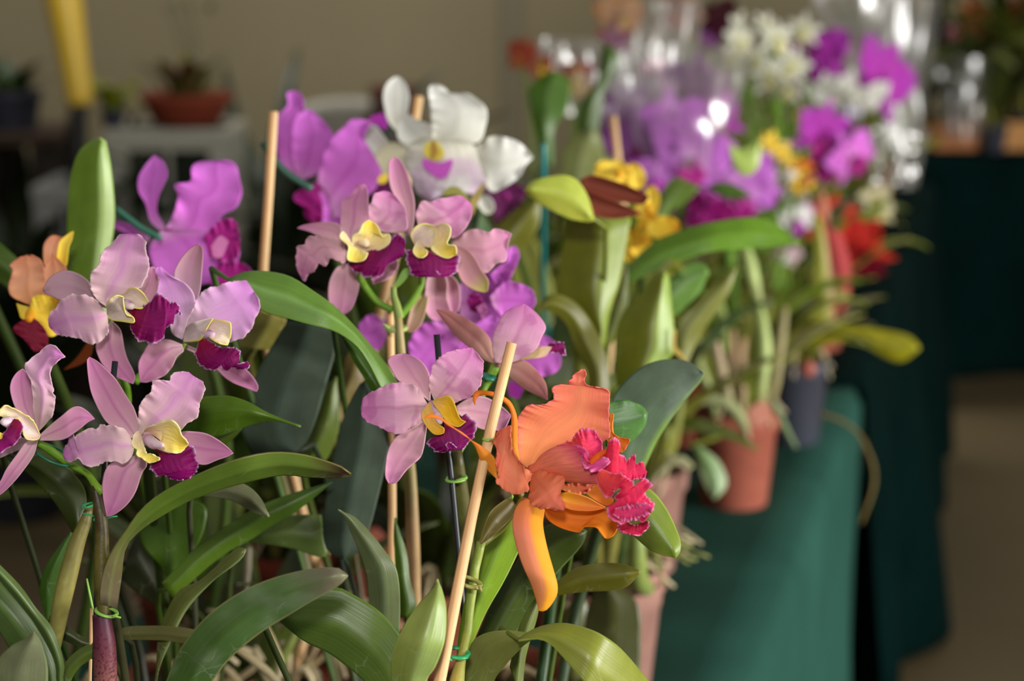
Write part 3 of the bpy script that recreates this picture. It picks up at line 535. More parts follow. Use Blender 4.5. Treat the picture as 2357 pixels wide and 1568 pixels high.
patch(fl, 'petal', 'R', '1190,740 1150,600 1140,540 1170,470 1200,420 1290,430 1350,400 1450,390 1550,370 1620,410', '1190,740 1350,730 1500,775 1600,700 1660,600 1680,510 1660,450 1620,410', 1.215, ROSEP, (0, -4, 2), cup=-2, fold=1.5, ruf=1.8, fr=3.2, nu=19, nv=36)
patch(fl, 'petal', 'R', '1480,820 1550,760 1640,700 1730,690 1840,720 1880,685 1970,700 2050,740', '1480,850 1600,1050 1720,1080 1810,1110 1870,1060 1920,1010 2000,990 2020,820 2050,740', 1.225, ROSE, (0, -4, 2), cup=-2, fold=1, ruf=1.8, fr=3.2)
patch(fl, 'sepal', 'R', '1490,840 1620,880 1700,960 1760,1070 1830,1180 1820,1285', '1490,860 1540,1100 1600,1210 1700,1270 1790,1292 1820,1285', 1.215, st([(0, (212, 160, 160)), (.6, (210, 150, 160)), (.85, (196, 180, 110)), (1, (176, 160, 80))]), (0, -4), cup=-3, fold=1)
patch(fl, 'side_lobe', 'R', '1150,870 1095,760 1120,690 1180,645 1250,640 1330,670', '1150,870 1230,860 1290,860 1330,800 1340,720 1330,670', 1.19, HOODP, (6, 0, 0), cup=-5, mat=LIPM)
patch(fl, 'side_lobe', 'R', '1330,665 1400,635 1470,670 1470,750 1440,830 1520,850 1530,930', '1330,665 1330,800 1285,870 1340,930 1440,970 1530,930', 1.185, HOOD, (6, 0, -3), cup=-3, tilt=2, mat=LIPM)
patch(fl, 'side_lobe', 'R', '1175,780 1130,850 1115,910 1160,960 1215,960', '1175,780 1200,850 1250,890 1250,930 1215,960', 1.185, HOOD, (6, -2), cup=-2, mat=LIPM)
patch(fl, 'lip', 'R', '1240,880 1200,965 1120,930 1080,890 1045,950 1050,1020 1100,1120 1180,1145 1250,1120 1330,1085', '1240,880 1300,920 1440,970 1540,940 1550,1020 1530,1100 1450,1145 1400,1140 1330,1085', 1.195, LIP, (4, -2, -2), cup=3, ruf=1.7, fr=9, inp=3.2, nu=27, nv=130, mat=LIPM)
fl = F_(pC, 'R', '1330,1160 1300,1200 1260,1260', [1.26, 1.26, 1.26], [8, 10, 6], BUDG)
patch(fl, 'sepal', 'R', '1290,1080 1240,1180 1230,1350 1240,1480 1300,1550 1400,1568', '1400,1100 1440,1200 1440,1350 1480,1500 1400,1568', 1.25, ROSE, (0, 2), cup=-3, ruf=1)
patch(fl, 'sepal', 'R', '1400,1100 1400,1200 1420,1350 1470,1480 1500,1500', '1460,1110 1540,1200 1565,1350 1545,1460 1500,1500', 1.255, ROSE, (0, 2), cup=-3)
patch(fl, 'petal', 'R', '1230,1290 1120,1370 1080,1500 1050,1660', '1260,1320 1240,1450 1190,1600 1110,1670 1050,1660', 1.25, BUDG, (0, 0), cup=-4)
tube(pC, 'flower_stalk', 'R', '600,1130 640,1200 700,1290 790,1390 925,1460', 1.225, [9, 8, 8, 8, 9], PG)
tube(pC, 'flower_stalk', 'R', '1200,1140 1190,1230 1120,1360 1060,1440 1000,1510', 1.225, [9, 8, 8, 8, 9], PG)
tube(pC, 'flower_stalk', 'R', '930,1240 935,1330 960,1420 985,1540', 1.22, [7, 8, 10, 12], g((120, 150, 80)))
patch(pC, 'bract', 'R', '920,1260 960,1180 1020,1080 1060,1060', '930,1270 1000,1220 1060,1150 1080,1080', 1.235, PG, (0, 0), mat=LEAF)
tube(pC, 'stem', 'F', '916,720 922,800 930,900 936,1000 945,1100 950,1250 955,1400 960,1560 965,1700', [1.22, 1.22, 1.23, 1.24, 1.25, 1.26, 1.28, 1.3, 1.33], [9, 11, 12, 12, 14, 17, 15, 13, 12], st([(0, (140, 130, 80)), (.3, (150, 150, 90)), (.45, (110, 80, 56)), (1, (196, 160, 116))], None, None, half=((200, 170, 120), .4, .5)))
lf(pC, 'N', '285,95 370,60 480,58 600,85 720,160 830,240 930,340 1040,470 1110,560 1160,650', '290,110 440,250 560,290 700,330 830,365 940,440 1010,540 1060,640 1100,700 1160,650', 1.17, g((92, 136, 62), mid=((140, 180, 110), .05, .5)), (-8, -14, 6), fold=4, tilt=-6, label='large glossy arching leaf')
lf(pC, 'N', '870,380 940,440 1000,520 1080,620 1150,700', '870,390 920,500 980,600 1060,720 1150,700', 1.19, g((60, 100, 30)), (0, 0))
glau = g((52, 72, 66), mid=((76, 96, 80), .05, .5))
lf(pC, 'N', '640,985 560,1010 420,1010 370,930 350,850 380,700 440,560 520,420 590,310', '640,985 690,920 740,800 780,660 830,480 830,390 820,340', 1.27, glau, (0, 0, 10), mat=DUSTY, fold=5)
lf(pC, 'N', '880,1540 800,1500 770,1400 790,1200 830,1000 880,800 960,640 990,620', '880,1540 960,1490 1010,1380 1050,1230 1085,1080 1115,900 1080,780 990,620', 1.24, glau, (0, 0, 10), mat=DUSTY, fold=6)
lf(pC, 'N', '640,1000 700,880 760,740 800,640 840,600', '760,1060 810,980 850,860 850,740 840,600', 1.33, g((82, 108, 30)), (0, 0))
lf(pC, 'N', '820,760 850,640 900,480 950,400', '860,840 900,760 970,620 980,500', 1.36, g((110, 104, 60)), (0, 0))
lf(pC, 'N', '330,450 430,280 440,255', '500,460 560,360 580,300', 1.34, g((120, 124, 60)), (0, 0))
lf(pC, 'K', '240,960 240,850 220,700 160,540 100,400 50,330', '425,1100 430,950 425,800 400,680 330,580 250,480 150,380 50,330', 1.12, g((92, 112, 84), mid=((120, 136, 104), .05, .4)), (10, 0, -6), fold=5)
lf(pC, 'K', '430,1000 420,850 405,700 395,540 400,380', '510,980 525,900 490,760 470,600 400,380', 1.2, g((66, 100, 26)), (0, 0))
pot(pC, pC.location, seed=8)

# ---- plant D: blotched lavender flower and its turned-away neighbour, black stake
pD = thing('orchid_plant', on_table(1065, 1.22), 'lavender orchid on the black stake beside the orange one, its front flower freckled and yellow-hearted', 'plant', None)
fl = F_(pD, 'C', '355,510 375,545 390,580 400,605', [1.105, 1.095, 1.085, 1.08], [7, 12, 11, 5])
patch(fl, 'sepal', 'C', '350,505 260,440 200,405 165,350 150,310 180,285 230,277', '350,505 350,400 330,340 290,300 230,277', 1.11, ROSE, (0, 3, 6), cup=-3, fold=1)
patch(fl, 'petal', 'C', '370,500 345,430 350,370 380,310 430,270 500,255 550,250', '370,500 450,510 530,490 580,440 600,380 602,320 580,280 550,250', 1.10, ROSEP, (0, -5, 0), cup=-2, fold=1.5, ruf=1, fr=3, inp=1.8, nu=23, nv=110)
patch(fl, 'petal', 'C', '345,525 310,470 280,430 230,412 150,420 90,450 40,480 25,530', '345,525 310,590 230,650 200,662 140,640 70,610 30,580 25,530', 1.10, ROSEP, (0, -5, 0), cup=-2, fold=1.5, ruf=1.2, fr=3, inp=1.8, nu=23, nv=110)
patch(fl, 'sepal', 'C', '335,580 240,640 180,680 150,740 140,800 138,860 155,893', '335,580 330,660 310,760 270,800 230,840 190,890 155,893', 1.11, ROSE, (0, 0, -3), cup=-3, fold=1.5, ruf=.8)
patch(fl, 'sepal', 'C', '470,530 530,490 600,480 680,520 735,570', '480,560 580,630 650,640 700,640 735,570', 1.115, ROSE, (0, 4), cup=-3, fold=1)
patch(fl, 'side_lobe', 'C', '360,505 390,488 450,485 490,580 520,600', '360,505 400,560 430,600 450,615 485,625 520,600', 1.08, st([(0, (236, 190, 120)), (.4, (248, 196, 40)), (1, (246, 190, 10))], None, ((250, 220, 90), .2, .6)), (6, -2), cup=-3, mat=LIPM)
patch(fl, 'side_lobe', 'C', '350,505 310,560 325,610 370,660 415,655', '350,505 365,560 380,605 415,630 415,655', 1.08, st([(0, (240, 196, 120)), (1, (248, 190, 20))]), (6, -2), cup=-3, mat=LIPM)
patch(fl, 'lip', 'C', '420,600 415,660 340,690 350,730 420,745 440,700 455,705', '420,600 480,622 500,580 525,570 560,600 568,660 530,700 500,735 455,705', 1.082, LIP, (4, -2), cup=2, ruf=1.7, fr=9, inp=3.2, nu=27, nv=130, mat=LIPM)
fl = F_(pD, 'C', '665,330 672,318 680,310', [1.17, 1.165, 1.16], [9, 10, 8], BUDG)
patch(fl, 'sepal', 'C', '655,325 600,300 540,250 480,200 430,140 378,67', '655,325 640,220 600,165 530,115 450,75 378,67', 1.165, ROSEB, (0, 0, -4), cup=4, fold=-3)
patch(fl, 'petal', 'C', '660,320 645,240 655,170 690,100 740,60 800,42', '680,322 760,312 850,260 880,200 900,150 860,90 800,42', 1.155, ROSEP, (0, -4, 2), cup=2, fold=-1, ruf=.6)
patch(fl, 'sepal', 'C', '670,320 780,305 850,350 900,420 908,498', '670,330 730,390 790,440 860,475 908,498', 1.16, ROSEB, (0, -2), cup=3, fold=-2)
patch(fl, 'side_lobe', 'C', '780,300 830,255 880,240 930,245', '780,308 840,302 900,290 930,245', 1.175, st([(0, (240, 214, 140)), (1, (236, 196, 170))], None, ((206, 90, 190), .15, .7)), (0, 2), mat=LIPM)
patch(fl, 'lip', 'C', '890,250 930,225 985,222', '900,280 950,270 995,290 985,222', 1.18, LIP, (0, 2), ruf=2.5, fr=4, inp=2, mat=LIPM)
tube(pD, 'flower_stalk', 'C', '665,330 640,380 605,440 590,500 560,620 480,760 470,900', [1.17, 1.17, 1.17, 1.165, 1.16, 1.15, 1.14], [12, 11, 10, 9, 9, 9, 9], PG)
tube(pD, 'stem', 'F', '1052,1040 1060,1120 1072,1200 1080,1300 1085,1400 1080,1500 1075,1640', [1.13, 1.14, 1.15, 1.16, 1.18, 1.2, 1.22], [12, 17, 17, 14, 12, 11, 10], st([(0, (110, 120, 50)), (.5, (120, 126, 56)), (1, (110, 120, 50))], None, None, half=((70, 50, 40), .1, .6), spot=((60, 36, 40), .6, 130)))
pot(pD, pD.location, seed=11)
# ---- plant E: orange and crimson cattleya
pE = thing('orchid_plant', on_table(1050, 1.02), 'orange orchid with a frilled crimson lip tied to the pale bamboo stake in front', 'plant', None)
fl = F_(pE, 'O', '600,900 700,880 850,860 1000,850', [1.05, 1.045, 1.04, 1.035], [10, 16, 18, 10], ORT)
patch(fl, 'petal', 'O', '600,905 510,830 490,700 485,560 490,460 540,380 600,345 690,345 760,320 800,280 790,200 850,170 930,180 930,140 960,120 960,90 1000,65 1040,38', '600,905 750,800 900,720 1100,700 1270,640 1290,540 1275,400 1285,300 1280,220 1190,195 1100,180 1070,150 1085,90 1075,45 1040,38', 1.05, ORP, (0, 4, 8, 10), cup=-3, fold=1.5, ruf=2.6, fr=6, inp=2.2, nu=31, nv=150)
patch(fl, 'petal', 'O', '1250,420 1290,418 1315,425 1300,500 1300,570 1340,610 1400,630 1455,640', '1250,640 1290,700 1340,720 1380,755 1430,705 1455,640', 1.07, ORS, (0, -4), cup=-2, ruf=1, fr=3)
patch(fl, 'petal', 'O', '600,925 520,850 470,770 440,690 430,600 430,530 390,530 330,570 290,620 248,655', '600,925 645,950 580,1010 585,1080 530,1110 440,1110 360,1060 300,1015 330,960 305,850 312,720 248,655', 1.035, st([(0, (240, 140, 100)), (.5, (240, 136, 100)), (1, (232, 112, 90))], ((246, 160, 120), .2, .5)), (0, -10, -12, -6), cup=-3, ruf=2.2, fr=6, inp=2, nu=25, nv=110)
patch(fl, 'petal', 'O', '615,950 600,1050 595,1180 640,1230 750,1240 870,1250', '615,950 680,905 740,930 800,940 880,960 890,1020 860,1100 900,1225 870,1250', 1.02, st([(0, (226, 116, 70)), (.5, (232, 124, 90)), (1, (232, 118, 96))], ((206, 90, 60), .12, .4)), (6, -6, -8), cup=3, ruf=2.4, fr=6, inp=2, nu=25, nv=90)
patch(fl, 'sepal', 'O', '860,1030 1000,1015 1150,1040', '860,1070 980,1115 1060,1110 1150,1040', 1.045, ORP, (0, 0), ruf=1.5, fr=6, inp=1)
patch(fl, 'sepal', 'O', '1020,1040 1180,1030 1310,1150 1290,1200', '1040,1080 1150,1160 1240,1210 1290,1200', 1.05, ORS, (0, 0))
patch(fl, 'sepal', 'O', '840,1105 950,1098 1080,1135 1180,1190 1250,1225', '840,1180 930,1240 1050,1255 1150,1250 1250,1225', 1.035, st([(0, (246, 184, 40)), (.5, (246, 160, 60)), (1, (244, 140, 70))], None, None, half=((236, 130, 60), .3, .8)), (0, -4), cup=-4)
patch(fl, 'sepal', 'O', '720,1235 900,1240 1100,1240 1240,1235 1340,1320 1352,1380 1320,1460 1265,1492', '720,1235 740,1320 860,1400 1020,1440 1040,1395 1160,1395 1200,1440 1240,1490 1265,1492', 1.045, st([(0, (220, 110, 20)), (.5, (232, 124, 30)), (1, (240, 146, 30))], ((206, 96, 20), .1, .4)), (0, -2, -10), cup=-5, fold=2, label='orange sepal with a bitten edge')
patch(fl, 'sepal', 'K', '1190,255 1140,330 1125,430 1150,560 1190,680 1240,790 1275,900 1285,950', '1300,290 1320,330 1310,430 1340,580 1380,720 1400,800 1390,870 1330,950 1285,950', 1.035, ORY, (8, -6, -12, -6), cup=5, fold=-1, label='long hanging salmon and yellow sepal')
patch(fl, 'sepal', 'O', '510,830 440,740 428,600 440,480 420,370 330,290 200,255 140,280 125,345', '510,830 490,700 490,500 470,400 430,320 380,280 300,240 170,222 115,240 108,300 125,345', 1.04, ORS, (6, 0, -4, -10), cup=2, fold=1, label='sepal rolled to a narrow curl')
patch(fl, 'sepal', 'C', '665,870 600,800 560,710 500,650 440,620 400,590 350,580 322,585', '665,870 660,780 600,720 550,690 490,650 440,610 400,580 350,565 322,585', 1.03, ORS, (6, -6, -22, -30), cup=2, fold=1, label='sepal rolled to a narrow curl')
# the lip: tube, throat and frilled crimson blade
patch(fl, 'lip', 'O', '600,920 680,790 780,720 880,695 1000,705 1080,750', '600,920 750,960 900,1000 1000,1012 1180,1015 1200,920 1100,860 1080,750', 1.015, ORT, (16, 0, -8), cup=6, nu=19, mat=LIPM)
patch(fl, 'lip', 'O', '825,695 950,655 985,600 1040,560 1140,565 1190,620 1215,665', '825,695 950,720 1030,740 1090,860 1130,860 1210,760 1215,665', 1.022, CRIM2, (10, 0, 4), cup=-3, ruf=1.8, fr=9, inp=2.4, nu=25, nv=110, mat=LIPM)
tube(fl, 'throat', 'O', '1090,875 1150,820 1210,765 1260,735', 1.012, [3, 9, 8, 3], st([(0, (246, 110, 20)), (1, (236, 90, 30))]), mat=LIPM, nl=10)
patch(fl, 'lip', 'O', '985,690 1035,745 1040,830 1080,890 1130,918 1190,915', '985,690 1030,700 1100,770 1085,860 1130,885 1190,870 1215,800 1250,800 1270,845 1190,915', 1.008, st([(0, (214, 70, 130)), (1, (222, 70, 140))], None, ((240, 140, 190), .3, .7)), (4, -3), ruf=1.6, fr=9, inp=2, nu=19, nv=100, mat=LIPM)
patch(fl, 'lip', 'O', '1230,880 1240,780 1270,690 1290,635 1350,650 1370,690 1350,750 1410,790 1420,830 1455,800 1470,775 1500,795 1490,860 1560,830 1590,920', '1180,880 1175,950 1250,1010 1330,1045 1420,1050 1460,1020 1500,985 1570,975 1600,930 1590,920', 1.012, CRIM, (4, -4, 0, 4), cup=2, ruf=1.3, fr=11, inp=3.0, nu=31, nv=160, mat=LIPM)
patch(fl, 'lip', 'O', '1190,880 1290,930 1390,940 1450,1000 1505,1042 1560,1000 1600,960 1645,1030 1580,1090 1620,1130 1650,1220 1620,1290', '1190,900 1170,1000 1230,1110 1300,1120 1345,1050 1380,1075 1320,1140 1370,1170 1310,1230 1245,1240 1290,1330 1380,1370 1500,1320 1560,1350 1620,1290', 1.005, CRIM, (2, -5, -4, 3), cup=2, ruf=1.25, fr=12, inp=3.2, nu=31, nv=170, mat=LIPM)
patch(fl, 'lip', 'O', '1330,1230 1450,1210 1550,1190 1620,1200', '1310,1290 1400,1340 1500,1330 1600,1290 1650,1240 1620,1200', .998, st([(0, (206, 40, 90)), (1, (214, 60, 120))], None, ((238, 140, 190), .3, .8)), (0, 0), ruf=2.2, fr=12, inp=3, nu=25, nv=120, mat=LIPM)
patch(fl, 'lip', 'O', '1380,1330 1350,1400 1400,1440 1480,1460', '1400,1330 1500,1380 1610,1343 1625,1370 1600,1420 1550,1465 1480,1460', 1.02, CRIM, (0, 0), ruf=1.5, fr=8, inp=3, nu=21, nv=80, mat=LIPM)
# stalk, sheath, stem and leaves
gst = st([(0, (128, 146, 50)), (.5, (130, 146, 56)), (1, (206, 170, 90))], None, None, half=((160, 170, 90), .4, .6))
tube(pE, 'flower_stalk', 'K', '1170,225 1150,270 1120,350 1060,440 990,500 925,545', [1.05, 1.055, 1.06, 1.065, 1.065, 1.06], [11, 9, 9, 9, 9, 10], g((96, 104, 40)))
tube(pE, 'stem', 'K', '930,530 915,600 890,700 880,800 862,920 850,1060 845,1090 825,1180 800,1290 780,1400 760,1560', [1.06, 1.06, 1.06, 1.055, 1.05, 1.045, 1.045, 1.04, 1.035, 1.03, 1.02], [11, 11, 12, 11, 11, 10, 12, 10, 13, 18, 18], gst)
patch(pE, 'sheath', 'K', '1110,250 1000,330 950,430 922,535', '1150,310 1120,380 1030,470 930,545', 1.045, g((104, 106, 60), mid=((190, 180, 140), .2, .6)), (0, -3, 0), cup=-3, mat=LEAF)
tube3(pE, 'stem', [pE.location + Vector((0, 0, .08)), PT(1030, 1800, 1.02), PT(1044, 1630, 1.02)], [.004, .005, .004], g((150, 130, 70)))
lf(pE, 'K', '780,1300 790,1150 830,900 880,700 950,500 1000,380 1060,290 1120,240', '800,1300 860,1180 960,960 1060,790 1150,610 1200,480 1200,350 1120,240', 1.085, g((112, 156, 34), mid=((140, 180, 60), .05, .5), edge=((170, 200, 100), .05, .7)), (0, 0), fold=4, label='bright green strap leaf with black specks')
for sx, sy in ((1032, 738), (1022, 745), (965, 737), (968, 840), (962, 850), (913, 742)):
    blob(pE, 'leaf_speck', PT(760 + sx / 2.678, 1050 + sy / 2.678, 1.0835), (.0005, .0003, .0010), st((30, 30, 16)), MATT, ns=6, nl=5)
lf(pE, 'J', '950,1900 1050,1730 1130,1526 1230,1300 1400,1090 1620,930 1850,830 2100,770 2280,762 2355,812', '1250,1900 1350,1680 1440,1526 1560,1370 1760,1200 2000,1050 2200,930 2310,860 2355,812', 1.0, st([(0, (66, 96, 36)), (.75, (82, 108, 60)), (.9, (112, 108, 84)), (1, (124, 100, 84))], ((70, 100, 30), .05, .5), ((150, 140, 90), .035, .8), spot=((120, 134, 104), .35, 70)), (40, 0, -20), fold=6, label='big arching leaf with a browned tip')
lf(pE, 'F', '640,1425 700,1360 770,1353 800,1362 870,1405 920,1460 970,1540 1010,1620', '640,1425 700,1475 760,1505 830,1560 870,1610 900,1680 1010,1720', 1.055, g((76, 106, 46)), (0, 0, 10), fold=5)
lf(pE, 'K', '385,1560 378,1387 380,1240 430,1100 520,950 600,860 650,800 662,760', '600,1560 592,1387 650,1290 705,1130 712,950 692,850 675,790 662,760', 1.0, g((128, 152, 84), half=((148, 172, 100), .1, .6)), (10, -8, 0), fold=6, us=.15, label='pale folded young leaf')
lf(pE, 'K', '770,1560 800,1387 850,1220 900,1120 1040,1075 1200,1090 1290,1100', '970,1560 1010,1387 1070,1300 1130,1230 1200,1160 1290,1100', 1.06, st([(0, (120, 130, 64)), (.5, (112, 116, 56)), (1, (126, 134, 66))]), (10, 0, -10), fold=3)
lf(pE, 'K', '1160,1130 1250,1075 1330,1045 1450,1033 1600,1070 1700,1120 1800,1200 1960,1387 2050,1500', '1160,1140 1270,1130 1340,1150 1400,1200 1560,1387 1650,1500 2050,1600', 1.045, g((126, 146, 60), edge=((150, 166, 84), .04, .6)), (-5, -20, 20), fold=4, tilt=-4, label='broad olive leaf arching to the right')
lf(pE, 'K', '900,1120 1000,900 1150,650 1300,450 1450,420 1583,465', '1050,1220 1150,1080 1260,900 1400,720 1540,560 1583,465', 1.14, g((58, 80, 26), edge=((110, 130, 70), .03, .7)), (0, 0), fold=5)
lf(pE, 'K', '1360,850 1390,790 1500,700 1640,663 1800,668 1912,712', '1360,860 1560,836 1720,828 1830,800 1912,712', 1.12, g((92, 98, 30), edge=((140, 130, 60), .06, .6)), (8, -4), fold=3)
lf(pE, 'K', '1700,300 1800,200 1920,185 2000,230 2080,340 2150,500 2155,590 2125,628', '1700,380 1800,440 1870,490 1960,570 2050,612 2125,628', 1.12, g((118, 150, 60), mid=((90, 130, 40), .04, .5)), (0, 0, -6), fold=4)
lf(pE, 'K', '1110,1300 1160,1080 1230,930 1300,840', '1180,1500 1200,1250 1270,1000 1300,840', 1.1, g((96, 118, 60)), (0, 0))
lf(pE, 'K', '1040,1120 1090,1000 1180,900 1300,800', '1120,1180 1180,1100 1250,980 1300,800', 1.18, g((70, 104, 36)), (0, 0))
lf(pE, 'I', '380,940 470,922 540,950 567,985', '380,1130 480,1120 550,1050 567,985', 1.13, st((84, 128, 62), ((50, 90, 40), .04, .6)), (0, 0), fold=2.5)
dust = g((74, 96, 82))
lf(pE, 'I', '380,1130 400,960 430,880 520,790 600,750 680,738 760,752 822,800', '520,1290 560,1215 610,1110 680,1000 760,895 805,840 822,800', 1.22, st([(0, (84, 110, 66)), (.4, (70, 90, 66)), (1, (84, 98, 80))], None, None, half=((118, 150, 60), .86, .9), spot=((110, 124, 112), .4, 40)), (0, 0), mat=DUSTY, fold=4, tilt=4, label='broad dusty grey-green leaf')
pot(pE, pE.location, seed=14)

# ================================================================ MIDDLE DISTANCE (traced)
def el(crop, cx, cy, rx, ry, ang=0):
    """ellipse as left and right edges; ang turns the long axis from upright, clockwise in degrees"""
    a = math.radians(ang); L, R = [], []
    for i in range(9):
        t = math.pi * i / 8; y = -ry * -math.cos(t); x = rx * math.sin(t)
        for s, o in ((-1, L), (1, R)):
            X = s * x; Y = y; o.append('%.1f,%.1f' % (cx + X * math.cos(a) - Y * math.sin(a), cy + X * math.sin(a) + Y * math.cos(a)))
    return ' '.join(L), ' '.join(R)
def ep(fl, name, crop, cx, cy, rx, ry, ang, d, style, **k):
    L, R = el(crop, cx, cy, rx, ry, ang); k.setdefault('cup', -3); k.setdefault('nu', 11); k.setdefault('nv', 18)
    return patch(fl, name, crop, L, R, d, style, **k)
def stalk(pl, a, style=st((66, 84, 32)), r=.0032, bend=.03, top=.09):
    b = ORG[pl.name] + Vector((0, 0, top)); a = Vector(a); m = (a + b) / 2 + Vector((bend, .02, .02))
    return tube3(pl, 'stem', [b, m, a], [r * 1.5, r * 1.2, r], style, STEM, 8, 14)
# F11 magenta, left
p = thing('orchid_plant', on_table(430, 1.5), 'magenta orchid at the left, upright petals above the pale lavender flowers', 'plant')
fl = F_(p, 'D', '930,1300 1050,1330 1180,1350', [1.4, 1.4, 1.38], [8, 14, 10], MAGD)
patch(fl, 'sepal', 'D', '920,1310 850,1250 820,1150 780,1080 780,1000 820,930 870,875', '920,1310 925,1270 885,1200 890,1120 920,1050 945,980 920,910 870,875', 1.41, MAG, (0, 0, 6), cup=-3, fold=2)
patch(fl, 'petal', 'D', '920,1310 980,1200 1000,1100 980,1050 990,1035 1070,1020 1080,940 1130,910 1200,915', '950,1340 1150,1380 1250,1220 1330,1170 1365,1080 1350,1010 1330,930 1270,905 1200,915', 1.40, MAG, (0, -4, 2), cup=-3, fold=2, ruf=4, fr=3, inp=1, nu=19, nv=36)
patch(fl, 'sepal', 'D', '850,1320 750,1270 650,1248 600,1255 562,1310', '830,1370 700,1310 640,1290 600,1325 562,1310', 1.41, MAG, (0, 2), cup=-2)
patch(fl, 'petal', 'D', '900,1310 840,1390 850,1480 900,1560 1000,1620', '1000,1300 1220,1300 1350,1400 1300,1530 1150,1600 1000,1620', 1.38, MAG, (0, 0), cup=-4, ruf=3)
patch(fl, 'lip', 'D', '1150,1330 1240,1240 1290,1230 1330,1250 1350,1330', '1180,1450 1250,1480 1330,1470 1350,1400 1350,1330', 1.36, MAGD, (0, 0), ruf=3, mat=LIPM)
patch(fl, 'lip', 'D', '1230,1480 1320,1475 1380,1490 1420,1530', '1180,1600 1280,1640 1380,1600 1420,1530', 1.365, MAGD, (0, 0), ruf=3, mat=LIPM)
patch(fl, 'side_lobe', 'D', '1190,1390 1240,1330 1290,1360', '1200,1450 1250,1450 1290,1360', 1.35, st((222, 130, 190)), mat=LIPM)
stalk(p, PT(390, 560, 1.42)); pot(p, p.location, seed=21)
lf(p, 'D', '420,1900 390,1700 380,1540 380,1250 390,1080 410,950 450,850 520,790 565,780', '640,1900 620,1700 600,1540 640,1300 645,1150 625,950 600,820 590,785 565,780', 1.33, g((104, 146, 52), half=((166, 190, 116), .42, .85)), (0, 0, -6), fold=9, us=.35, label='upright light green leaf folded along its midrib')  # paler half carries the light on the folded side in its colour
lf(p, 'F', '-60,520 0,560 60,620 100,700', '-60,640 0,650 60,700 100,700', 1.36, g((60, 90, 22)))
# F12 orange, far left
p = thing('orchid_plant', on_table(90, 1.42), 'peach orange orchid with a yellow and wine-red lip at the left edge', 'plant')
fl = F_(p, 'A', '170,430 150,470 140,500', [1.24, 1.22, 1.21], [8, 12, 8], YELO)
patch(fl, 'petal', 'A', '150,430 60,390 40,340 60,260 45,235 80,205 130,185', '160,430 210,380 220,300 205,220 170,190 130,185', 1.24, PEACH, (0, -3), cup=-3, fold=2, ruf=2)
patch(fl, 'petal', 'A', '180,430 200,330 210,260 255,180', '240,430 300,350 325,260 300,220 255,180', 1.25, PEACH, (0, 0), cup=-3, fold=2)
patch(fl, 'sepal', 'A', '220,260 210,190 215,130 250,90 290,95', '270,250 310,180 320,120 290,95', 1.26, PEACH, (0, 2), cup=-2)
patch(fl, 'sepal', 'A', '275,200 290,120 335,80 358,68', '310,240 325,230 335,150 350,110 358,68', 1.255, YEL, (0, 0), cup=-2)
patch(fl, 'lip', 'A', '150,420 160,390 200,378 290,398', '160,500 200,550 250,585 300,540 290,398', 1.22, YELO, (0, 0), ruf=2, mat=LIPM)
patch(fl, 'side_lobe', 'A', '80,420 110,430 150,440', '100,490 130,500 150,440', 1.225, YEL, mat=LIPM)
patch(fl, 'lip', 'A', '150,480 70,530 70,560 110,590 170,660', '190,510 225,560 235,610 210,640 170,660', 1.215, st((130, 20, 50)), (0, 0), ruf=2, mat=LIPM)
patch(fl, 'sepal', 'A', '440,590 400,650 360,700 310,745', '455,610 440,680 390,720 310,745', 1.26, st((150, 70, 24)))
stalk(p, PT(85, 760, 1.24)); pot(p, p.location, seed=22)
# F13 magenta, centre
p = thing('orchid_plant', on_table(760, 1.62), 'bright magenta orchid left of the white flower, petals folded upward', 'plant')
fl = F_(p, 'E', '480,900 430,950 380,1000', [1.52, 1.5, 1.49], [8, 12, 8], MAGD)
patch(fl, 'petal', 'E', '280,890 170,820 130,700 110,560 130,400 210,310 200,220 255,200', '300,890 330,700 350,500 380,380 340,340 330,260 300,210 255,200', 1.52, MAG, (0, 0, 8), cup=-4, fold=2, ruf=2)
patch(fl, 'petal', 'E', '285,880 240,700 240,500 270,400 350,350 390,345', '300,900 480,800 560,560 500,450 440,390 390,345', 1.51, MAG, (0, -6, 0), cup=-4, fold=3, ruf=2)
patch(fl, 'petal', 'E', '500,930 440,900 480,700 540,570 640,480 700,420 780,420 860,440', '560,1200 700,1100 900,950 940,830 840,640 800,560 860,440', 1.50, MAG, (0, -6, 0), cup=-4, fold=3, ruf=4, fr=2)
patch(fl, 'petal', 'E', '440,900 450,1050 470,1200 500,1230', '820,900 720,960 640,1020 620,1200 560,1250 500,1230', 1.51, MAG, (0, 0), cup=-3, ruf=2)
patch(fl, 'sepal', 'E', '850,400 900,380 960,380 990,460', '830,430 900,470 960,500 990,460', 1.55, MAGV, (0, 0))
patch(fl, 'lip', 'E', '430,960 300,965 250,1035 330,1100 340,1170 400,1225', '430,960 475,1050 485,1150 470,1230 400,1225', 1.485, MAGD, (0, 0), ruf=3, fr=4, mat=LIPM)
stalk(p, PT(740, 480, 1.54)); pot(p, p.location, seed=23)
patch(p, 'bract', 'E', '900,900 930,850 990,840', '920,920 970,910 990,840', 1.46, YEL)
patch(p, 'lip', 'E', '900,930 980,920 1010,960', '890,980 960,1000 1010,960', 1.47, st((110, 10, 90)))
